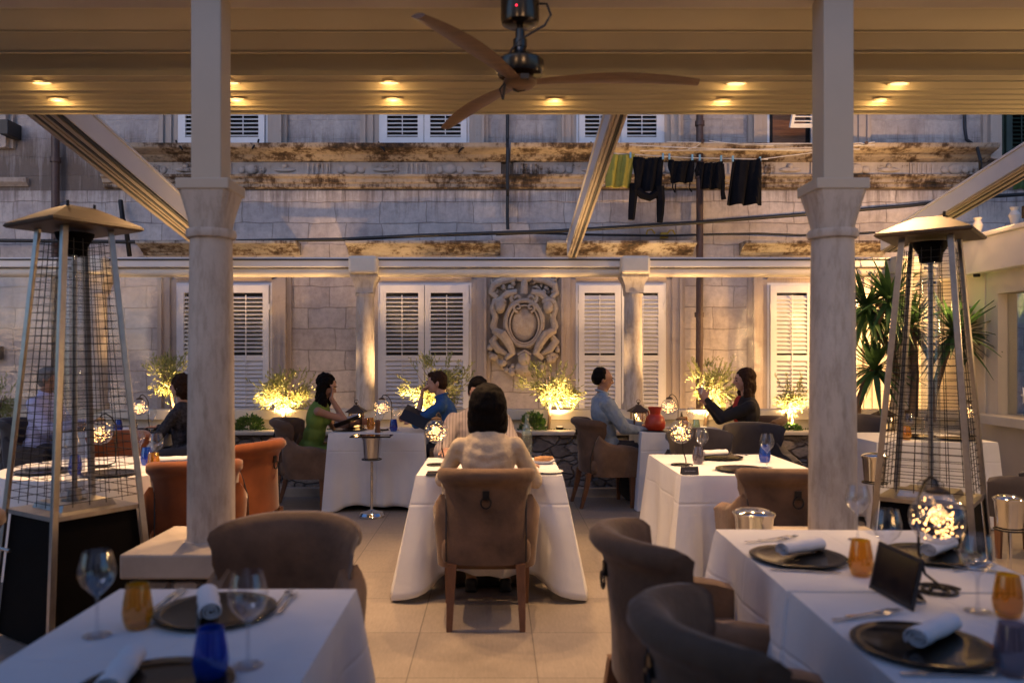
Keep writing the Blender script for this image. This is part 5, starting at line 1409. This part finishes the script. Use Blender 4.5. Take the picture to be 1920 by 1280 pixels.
# ------------------------------------------------------------------ laundry
LY = 9.55
def sheet(name, px0, px1, py0, py1, mat, label, outline=None, ruff=.03, extra=None, seed=0, cat='laundry'):
    r_ = random.Random(seed); n, m = 22, 20; vs = []; fs = []
    for i in range(n+1):
        for j in range(m+1):
            u = i/n; v = j/m
            l_, rr_ = outline(v) if outline else (0, 1)
            uu = l_+(rr_-l_)*u; px = px0+(px1-px0)*uu; py = py0+(py1-py0)*v+ (2.5*math.sin(u*PI) if v < .2 else 0)
            p = P(px, py, LY); p.y += ruff*math.sin(uu*14+seed+v*2)*(.3+v)+.012*math.sin(uu*33+v*5); vs.append(p)
    for i in range(n):
        for j in range(m): q = i*(m+1)+j; fs.append((q, q+m+1, q+m+2, q+1))
    b = MB(); b.add(vs, fs)
    if extra:
        for pts, rad in extra: b.tube([P(x, y, LY+.01) for x, y in pts], rad, 6)
    o = b.build(name, mat, smooth=True); origin(o, P((px0+px1)/2, py0, LY)); m_ = o.modifiers.new('t', 'SOLIDIFY'); m_.thickness = .012
    return tag(o, label, 'clothing', 'laundry on the line')
sheet('hanging_shirt', 1136, 1190, 288, 352, 'yellowcloth', 'olive-yellow shirt hanging first on the clothesline beside the sloping rafter', lambda v: (.02-.02*v, 1-.25*max(0, v-.25)), seed=1)
sheet('hanging_sweater', 1186, 1245, 294, 360, 'blackcloth', 'charcoal sweater with dangling sleeves hanging second on the clothesline', lambda v: (.05*math.sin(v*3), 1-.1*v), seed=2,
      extra=[([(1190, 345), (1187, 370), (1185, 395), (1184, 412)], [.06, .05, .045, .04]), ([(1236, 350), (1239, 375), (1238, 400), (1237, 417)], [.06, .05, .045, .035]), ([(1195, 357), (1205, 366), (1218, 370), (1232, 362)], .05)])
sheet('hanging_shorts', 1253, 1302, 300, 343, 'blackcloth', 'small black garment with thin strings hanging third on the clothesline', lambda v: (.0+.1*v*v, 1-.1*v*v), seed=3,
      extra=[([(1262, 340), (1261, 352), (1266, 361), (1267, 345)], .008), ([(1294, 340), (1292, 352), (1297, 360)], .008)])
sheet('hanging_garment', 1312, 1352, 303, 355, 'blackcloth', 'short black top with one long loose sleeve hanging fourth on the clothesline', lambda v: (-.12*math.exp(-v*3), 1+.1*math.exp(-v*3)), seed=4,
      extra=[([(1353, 308), (1356, 335), (1355, 360), (1357, 374)], [.03, .025, .025, .03]), ([(1312, 306), (1306, 320), (1308, 330)], [.03, .025, .02])])
sheet('hanging_blouse', 1366, 1431, 298, 384, 'blackcloth', 'wide black pleated blouse hanging last on the clothesline left of the right column', lambda v: (.12*(1-v)-.05*v, 1-.1*(1-v)-.02*v), ruff=.05, seed=5)
sheet('hanging_towel', 1902, 1950, 298, 355, 'shrub', 'green cloth hanging below the dark green shutters at the right edge', seed=6)
r = thing('clothesline', 'fan of pale clotheslines strung across the upper facade', 'clothesline', P(1400, 280, LY))
b = MB()
for a, c in (((1140, 287), (1440, 299)), ((1180, 272), (1560, 284)), ((1250, 266), (1620, 268)), ((1330, 264), (1450, 273)), ((1200, 283), (1640, 272)), ((1290, 280), (1320, 264)), ((1432, 298), (1640, 266)), ((1243, 276), (1612, 280))):
    pa, pc = P(a[0], a[1], LY), P(c[0], c[1], LY+.1); md = pa.lerp(pc, .5); md.z -= .02; b.tube([pa, md, pc], .005, 5)
b.build('line', 'line', r, world=True)
b = MB(); b.tube([P(1318, 264, 9.3), P(1316, 268, 10.15)], .02, 8); b.tube([P(1625, 268, 9.6), P(1612, 274, 10.15)], .02, 8); b.build('bracket', 'pipe', r, world=True)
for i, x in enumerate((1182, 1243, 1255, 1298, 1312, 1352, 1374, 1425)):
    b = MB(); p = P(x, 291+(x-1180)*.035, LY-.02); b.box(p.x-.01, p.x+.01, p.y-.012, p.y+.012, p.z-.035, p.z+.035); b.build('clothes_peg', 'peg', r, world=True)

# ------------------------------------------------------------------ people
def ik(S, Hh, a, b_, hint):
    S, Hh = Vector(S), Vector(Hh); d = Hh-S; L = min(d.length, (a+b_)*.995); dn = d.normalized(); Hh = S+dn*L
    x = (a*a-b_*b_+L*L)/(2*L); h = math.sqrt(max(0, a*a-x*x)); hn = Vector(hint)-dn*Vector(hint).dot(dn); hn.normalize()
    return S+dn*x+hn*h, Hh
def hand(b, wrist, d, n, curl=.6):
    d = Vector(d).normalized(); n = Vector(n); n = (n-d*n.dot(d)).normalized(); s = d.cross(n)
    for o in (-.026, -.009, .009, .026): b.caps(wrist+s*o*.6, wrist+d*.08+s*o, .015, .012, 8)
    for o, L in ((-.03, .065), (-.01, .078), (.01, .08), (.03, .07)):
        p0 = wrist+d*.085+s*o; d1 = (d+n*curl*.5).normalized(); p1 = p0+d1*L*.5; d2 = (d+n*curl*1.6).normalized(); p2 = p1+d2*L*.5
        b.caps(p0, p1, .0095, .0088, 7); b.caps(p1, p2, .0088, .0072, 7)
    q0 = wrist+d*.025-s*.028; q1 = q0+(d*.7-s*.7+n*.3).normalized()*.045; q2 = q1+(d+n*.4).normalized()*.035
    b.caps(q0, q1, .013, .011, 7); b.caps(q1, q2, .011, .008, 7)
def person(loc, rzdeg, label, hair='short', hairmat='hair_brown', skin='skin', top='cream', sleeve='long', bottom='trouser', lean=.1, headtilt=0, headyaw=0,
           hands=((-.2, .38, .78), (.2, .38, .78)), hdir=((0, 1, 0), (0, 1, 0)), hn=((0, 0, -1), (0, 0, -1)), female=False, collar=None, under=None, scale=1, legs=True, curl=.6, hints=((-.5, -.3, -1), (.5, -.3, -1)), build=1.0, fr=1.0):
    r = thing('person', label, 'person', loc, math.radians(rzdeg)); r.scale = (scale,)*3
    sw = (.165 if female else .195); hipz = .53
    L = lambda y, z: Vector((0, y+math.sin(lean)*(z-hipz), hipz+math.cos(lean)*(z-hipz)))
    hip = Vector((0, 0, hipz)); waist = L(0, .72); chest = L(0, .90); neck = L(0, 1.06); hb = L(.01, 1.12)
    shz = .968 if female else .995; Sh = [L(0, shz)+Vector((-sw, 0, -.0)), L(0, shz)+Vector((sw, 0, -.0))]
    # head
    hc = L(.02, 1.225); HM = Matrix.Translation(hc) @ Euler((headtilt, 0, math.radians(headyaw)), 'XYZ').to_matrix().to_4x4()
    E = Euler((headtilt, 0, math.radians(headyaw)), 'XYZ')
    b = MB(); hp = lambda x, y, z: HM @ Vector((x, y, z))
    def he(c, rad): b.ell(hp(*c), rad, E, 16, 10)
    he((0, -.01, .02), (.074, .093, .09)); he((0, .02, -.03), (.06, .068, .075)); he((0, .05, -.078), (.034, .032, .025)); he((0, .055, .02), (.055, .035, .05))
    b.tube([hp(0, .085, .02), hp(0, .104, -.012), hp(0, .113, -.025), hp(0, .09, -.035)], [.01, .011, .015, .008], 8)
    he((0, .082, -.052), (.022, .012, .006)); he((0, .08, -.062), (.02, .012, .006)); he((-.03, .08, -.018), (.02, .012, .016)); he((.03, .08, -.018), (.02, .012, .016))
    he((0, .081, .028), (.045, .013, .008))
    for s in (-1, 1): he((s*.075, -.01, -.01), (.01, .018, .03))
    b.caps(neck-Vector((0, .0, .04)), hb+Vector((0, -.0, .02)), .054, .05)
    # body core
    b.ell(chest, (.13*build, .09, .17), (-lean, 0, 0)); b.ell(waist, (.12, .085, .15)); b.ell(hip+Vector((0, 0, .03)), (.15, .11, .1))
    b.caps(Sh[0], Sh[1], .045)
    el = []; hw = []
    for k in range(2):
        e, w = ik(Sh[k], hands[k], .29*scale if 0 else .285, .255, hints[k]); el.append(e); hw.append(w)
        b.caps(Sh[k], e, .046 if not female else .04, .036); b.caps(e, w, .036, .025); hand(b, w, hdir[k], hn[k], curl)
    kn = []
    for s in (-1, 1):
        h_ = Vector((s*.09, .02, hipz)); k_ = Vector((s*.11, .44, .54)); a_ = Vector((s*.11, .40, .1)); kn.append((h_, k_, a_))
        b.caps(h_, k_, .075, .052); b.caps(k_, a_, .05, .034); b.caps(a_+Vector((0, -.02, -.03)), a_+Vector((0, .14, -.065)), .036, .028)
    body = voxel(b, 'body', skin, r, .0095, 2)
    # eyes
    b = MB()
    for s in (-1, 1): b.ell(hp(s*.03, .0895, -.002), (.013, .006, .006), E, 8, 6)
    b.build('eyes', 'hair_black', body, smooth=True)
    b = MB()
    for s in (-1, 1): b.tube([hp(s*.016, .094, .022), hp(s*.03, .095, .027), hp(s*.046, .084, .021)], [.003, .004, .002], 6)
    b.build('eyebrows', hairmat, body, smooth=True)
    # top
    b = MB(); B = build
    b.ell(chest, (.165*B, .118*fr, .185), (-lean, 0, 0)); b.ell(waist, (.145*B, .112*fr, .17), (-lean, 0, 0)); b.ell(hip+Vector((0, 0, .05)), (.17*B, .125*fr, .12))
    if female:
        for s in (-1, 1): b.ell(chest+Vector((s*.07, .09, -.02)), (.06, .05, .06))
    b.caps(Sh[0]+Vector((.02, 0, -.01)), Sh[1]+Vector((-.02, 0, -.01)), .062*B if not female else .046)
    b.caps(L(0, .98), L(0, 1.06 if not female else 1.03), .085, .062 if not female else .052)
    for k in range(2):
        ra = (.058 if not female else .05)*B
        if sleeve == 'long':
            b.caps(Sh[k], el[k], ra+.004, ra*.92); wr = el[k].lerp(hw[k], .93); b.caps(el[k], wr, ra*.9, .037)
        elif sleeve == 'short': b.caps(Sh[k], Sh[k].lerp(el[k], .55), ra+.006, ra+.006)
        elif sleeve == 'half': b.caps(Sh[k], el[k], ra+.004, ra+.002); b.caps(el[k], el[k].lerp(hw[k], .25), ra*.98, ra*.9)
    tz = .036 if female else .055
    for sg_ in (0, 1): b.caps(L(0, 1.05 if not female else 1.02)+Vector(((-.05, .05)[sg_], 0, 0)), Sh[sg_], tz, tz-.004)
    tp = voxel(b, 'top', top, r, .011, 4, .018, .11)
    if top == 'cream':
        n0 = Vector((0, -.1, 1.03))
        for v in tp.data.vertices:
            if v.co.y < -.02 and abs(v.co.x) < .2:
                q0 = v.co-n0; dd = math.hypot(q0.x*.75, q0.z); am = math.exp(-((dd-.13)/.09)**2)*max(0, 1-abs(v.co.x)/.17)
                v.co.y += .0055*am*math.sin(dd*95)+.005*math.sin(v.co.x*60+v.co.z*12)*max(0, (.9-v.co.z))*4*max(0, 1-abs(v.co.x)/.2)
    if collar:
        b = MB(); c0 = L(.0, 1.085); b.tube([c0+Vector((.062*math.sin(a), .062*math.cos(a)*.95+.005, .012-.02*math.cos(a))) for a in [.3+i*(2*PI-.6)/20 for i in range(21)]], .013, 6); b.build('collar', collar, tp, smooth=True)
    if under:
        b = MB(); b.ell(chest+Vector((0, .075, .0)), (.05, .07, .17), (-lean, 0, 0)); voxel(b, 'undershirt', under, r, .012, 1)
    if legs:
        b = MB()
        b.ell(hip+Vector((0, 0, .01)), (.18*B, .135, .1))
        for h_, k_, a_ in kn: b.caps(h_, k_, .09, .066); b.caps(k_, a_+Vector((0, 0, .03)), .064, .048)
        voxel(b, 'trousers', bottom, r, .014, 2, .012, .08)
        for s, (h_, k_, a_) in zip((-1, 1), kn):
            b = MB(); b.caps(a_+Vector((0, -.03, -.045)), a_+Vector((0, .15, -.06)), .042, .036); b.box(a_.x-.04, a_.x+.04, a_.y-.07, a_.y+.18, 0.002, .022); voxel(b, 'shoe', 'black', r, .012, 2)
    # hair
    b = MB(); rr = random.Random(len(label))
    HU = Matrix.Translation(hc) @ Matrix.Rotation(math.radians(headyaw), 4, 'Z')
    def hh_(c, rad):
        if c[2] < -.055 and hair != 'short': b.ell(HU @ Vector((c[0], c[1]+.03*(headtilt < -.3), c[2])), rad, None, 16, 10)
        else: b.ell(hp(*c), rad, E, 16, 10)
    if hair == 'short':
        hh_((0, -.018, .038), (.081, .094, .085)); hh_((0, -.045, .0), (.077, .066, .085)); hh_((0, .035, .085), (.058, .05, .03))
        for s in (-1, 1): hh_((s*.07, -.0, .015), (.012, .025, .04))
        d_ = .012
    elif hair == 'bald':
        hh_((0, -.05, -.0), (.081, .062, .07)); hh_((0, -.03, .045), (.078, .078, .07))
        for s in (-1, 1): hh_((s*.072, -.015, .01), (.012, .03, .035))
        d_ = .01
    elif hair == 'bob':
        hh_((0, -.025, .02), (.108, .11, .098)); hh_((0, -.05, -.02), (.116, .085, .09)); hh_((0, -.05, -.08), (.124, .07, .1)); hh_((0, -.045, -.15), (.122, .058, .07))
        for s in (-1, 1): hh_((s*.088, .01, -.04), (.028, .06, .1)); hh_((s*.098, .005, -.12), (.026, .05, .055))
        d_ = .012
    elif hair == 'long':
        hh_((0, -.022, .03), (.088, .10, .092)); hh_((0, -.075, -.06), (.088, .06, .12)); hh_((0, -.10, -.17), (.098, .05, .12)); hh_((.0, -.10, -.27), (.075, .042, .08))
        for s in (-1, 1): hh_((s*.075, -.015, -.05), (.022, .05, .09)); hh_((s*.085, -.05, -.16), (.03, .05, .1))
        d_ = .03
    elif hair == 'shoulder':
        hh_((0, -.022, .03), (.088, .102, .092)); hh_((0, -.06, -.07), (.09, .06, .11)); hh_((0, -.055, -.19), (.1, .05, .09))
        for s in (-1, 1): hh_((s*.076, -.005, -.05), (.02, .05, .1)); hh_((s*.082, .0, -.14), (.024, .04, .07))
        d_ = .018
    elif hair == 'curly':
        hh_((0, -.02, .04), (.1, .105, .1)); hh_((0, -.05, -.03), (.11, .08, .1))
        d_ = .035
    hm = voxel(b, 'hair', hairmat, r, .008, 1, d_, .03)
    return r, hw
# woman in cream, centre
person((-.05, 4.72, 0), 0, 'woman from behind with straight dark bob and cream blouse at the centre table', 'bob', 'hair_black', top='cream', female=True, lean=.1, bottom='trouser_b', hands=((-.26, .42, .80), (.27, .40, .80)), scale=1.0, build=1.03, headtilt=-.12)
person((-.14, 6.34, 0), 180, 'man in striped shirt mostly hidden behind the woman in cream', 'short', 'hair_black', top='stripe', sleeve='half', lean=.1, headtilt=-.25, hands=((-.24, .42, .80), (.22, .42, .80)), build=1.1)
# woman in green
r, hw = person((-1.86, 7.98, 0), -82, 'woman in lime green dress, head bowed, hand at her face', 'long', 'hair_black', top='lime', sleeve='none', skin='skin_dk', bottom='lime', female=True, lean=.2, headtilt=-.42, hands=((-.16, .46, .82), (.07, .21, 1.08)), hdir=((0, 1, .1), (-.2, .2, 1)), hn=((1, 0, 0), (0, -1, .2)), hints=((-.6, -.2, -1), (.25, .15, -1)), curl=1.2, headyaw=-8)
# man in blue
person((-.43, 8.1, 0), 84, 'bearded man in blue shirt, chin on his hand, over an open menu', 'short', 'hair_brown', top='bluesh', sleeve='half', lean=.22, headtilt=-.1, collar='bluesh', hands=((-.06, .32, 1.04), (.12, .44, .84)), hdir=((.35, -.1, 1), (0, 1, 0)), hn=((0, -1, .2), (-1, 0, 0)), hints=((-.5, .3, -1), (.5, -.3, -1)), curl=1.3, scale=1.02, headyaw=5)
# man in grey jacket
person((1.12, 8.1, 0), -84, 'older man in pale grey-blue jacket leaning back with folded hands', 'bald', 'hair_black', top='greyjac', lean=-.08, skin='skin_dk', headtilt=-.16, collar='greyjac', hands=((-.10, .40, .76), (.14, .36, .72)), hdir=((.8, .4, -.2), (-.8, .3, -.2)), hn=((0, -.3, -1), (0, -.3, -1)), build=1.15, scale=1.04)
# woman with phone
r, hw = person((2.6, 8.2, 0), 84, 'woman in a black cardigan over a red top looking at her raised phone', 'shoulder', 'hair_brown', top='blacktop', under='red', female=True, lean=.03, headtilt=-.1, hands=((-.05, .42, 1.03), (.06, .40, .98)), hdir=((.2, .5, 1), (-.1, .5, 1)), hn=((.9, 0, 0), (-.9, 0, 0)), curl=1.2, build=1.2, scale=1.03, headyaw=10)
# lilac man
person((-4.6, 8.0, 0), -86, 'grey-haired man in a lilac shirt seen through the left heater', 'short', 'hair_grey', top='lilac', lean=.12, skin='skin_dk', headtilt=-.08, collar='lilac', hands=((-.2, .40, .80), (.18, .44, .80)), build=1.15, scale=1.04)
person((-3.06, 7.85, 0), 84, 'woman in patterned black blouse half hidden by the left column', 'curly', 'hair_brown', top='patblack', female=True, lean=.05, headtilt=.06, hands=((-.18, .40, .80), (.18, .40, .80)), build=1.1, scale=.98)
# handheld menus and phone
def menu_open(c, rz_, tilt, label, w=.2, h=.28, roll=0, spread=.35):
    r = thing('open_menu', label, 'menu', c, rz_)
    r.rotation_euler = (tilt, roll, rz_)
    for s in (-1, 1):
        Mx = Matrix.Rotation(-s*spread, 4, 'Y'); b = MB(); x0, x1 = (0, w) if s > 0 else (-w, 0); b.box(x0, x1, -h/2, h/2, -.004, 0, Mx); b.build('cover', 'menu', r, bevel=.001)
        b = MB(); x0, x1 = (.008, w-.01) if s > 0 else (-w+.01, -.008); b.box(x0, x1, -h/2+.01, h/2-.01, .001, .003, Mx); b.build('page', 'paper', r)
    return r
c = P(783, 778, 7.86); mo = menu_open((c.x, c.y, c.z), 0, 0, 'open black menu held by the man in the blue shirt', .15, .29, spread=.2)
ya = Vector((-.91, 0, .41)).normalized(); xa = Vector((-.35, -.9, -.35)); xa = (xa-ya*xa.dot(ya)).normalized(); za = xa.cross(ya)
mo.rotation_euler = Matrix(((xa.x, ya.x, za.x), (xa.y, ya.y, za.y), (xa.z, ya.z, za.z))).to_euler()
c = P(652, 793, 7.95); menu_open((c.x, c.y, c.z), math.radians(-80), .35, 'open dark menu held low by the woman in green', .15, .26)
c = P(1317, 726, 8.12); b = MB(); b.box(-.036, .036, -.004, .004, -.072, .072); o = b.build('phone', 'alu', bevel=.003); o.location = (c.x+.0, c.y-.02, c.z); o.rotation_euler = (.25, 0, math.radians(70)); tag(o, 'pale phone held up by the woman in the black cardigan', 'phone')

# ------------------------------------------------------------------ light, world, camera
W = bpy.data.worlds.new('World'); SC.world = W; W.use_nodes = True; nt = W.node_tree; nt.nodes.clear()
sky = nt.nodes.new('ShaderNodeTexSky'); sky.sky_type = 'NISHITA'; sky.sun_disc = False; sky.sun_elevation = math.radians(9); sky.sun_rotation = math.radians(200)
sky.ozone_density = 4.0
mx = nt.nodes.new('ShaderNodeMix'); mx.data_type = 'RGBA'; mx.blend_type = 'MULTIPLY'; mx.inputs[0].default_value = 1; mx.inputs[7].default_value = (.89, .82, .93, 1)
bg = nt.nodes.new('ShaderNodeBackground'); bg.inputs[1].default_value = .26; out = nt.nodes.new('ShaderNodeOutputWorld')
nt.links.new(sky.outputs[0], mx.inputs[6]); nt.links.new(mx.outputs[2], bg.inputs[0]); nt.links.new(bg.outputs[0], out.inputs[0])
sd = bpy.data.lights.new('sun', 'SUN'); sd.energy = .35; sd.angle = math.radians(25); sd.color = (.72, .74, 1)
so = bpy.data.objects.new('sun', sd); C.objects.link(so); so.rotation_euler = aim((.35, .8, -.75))

cam = bpy.data.cameras.new('camera'); cam.sensor_width = 36; cam.lens = F/1920*36; cam.shift_x = (960-VX)/1920; cam.shift_y = (VY-640)/1920; cam.clip_start = .05; cam.clip_end = 800
cam.dof.use_dof = True; cam.dof.focus_distance = 8.6; cam.dof.aperture_fstop = 2.0
co = bpy.data.objects.new('camera', cam); C.objects.link(co); co.location = (0, 0, H); co.rotation_euler = (PI/2, 0, 0); SC.camera = co
SC.view_settings.view_transform = 'Standard'; SC.view_settings.look = 'None'; SC.view_settings.exposure = 0
SC.render.engine = 'CYCLES'
SC.cycles.use_denoising = True; SC.cycles.max_bounces = 8; SC.cycles.transparent_max_bounces = 24; SC.cycles.sample_clamp_indirect = 4
SC.cycles.caustics_reflective = False; SC.cycles.caustics_refractive = False
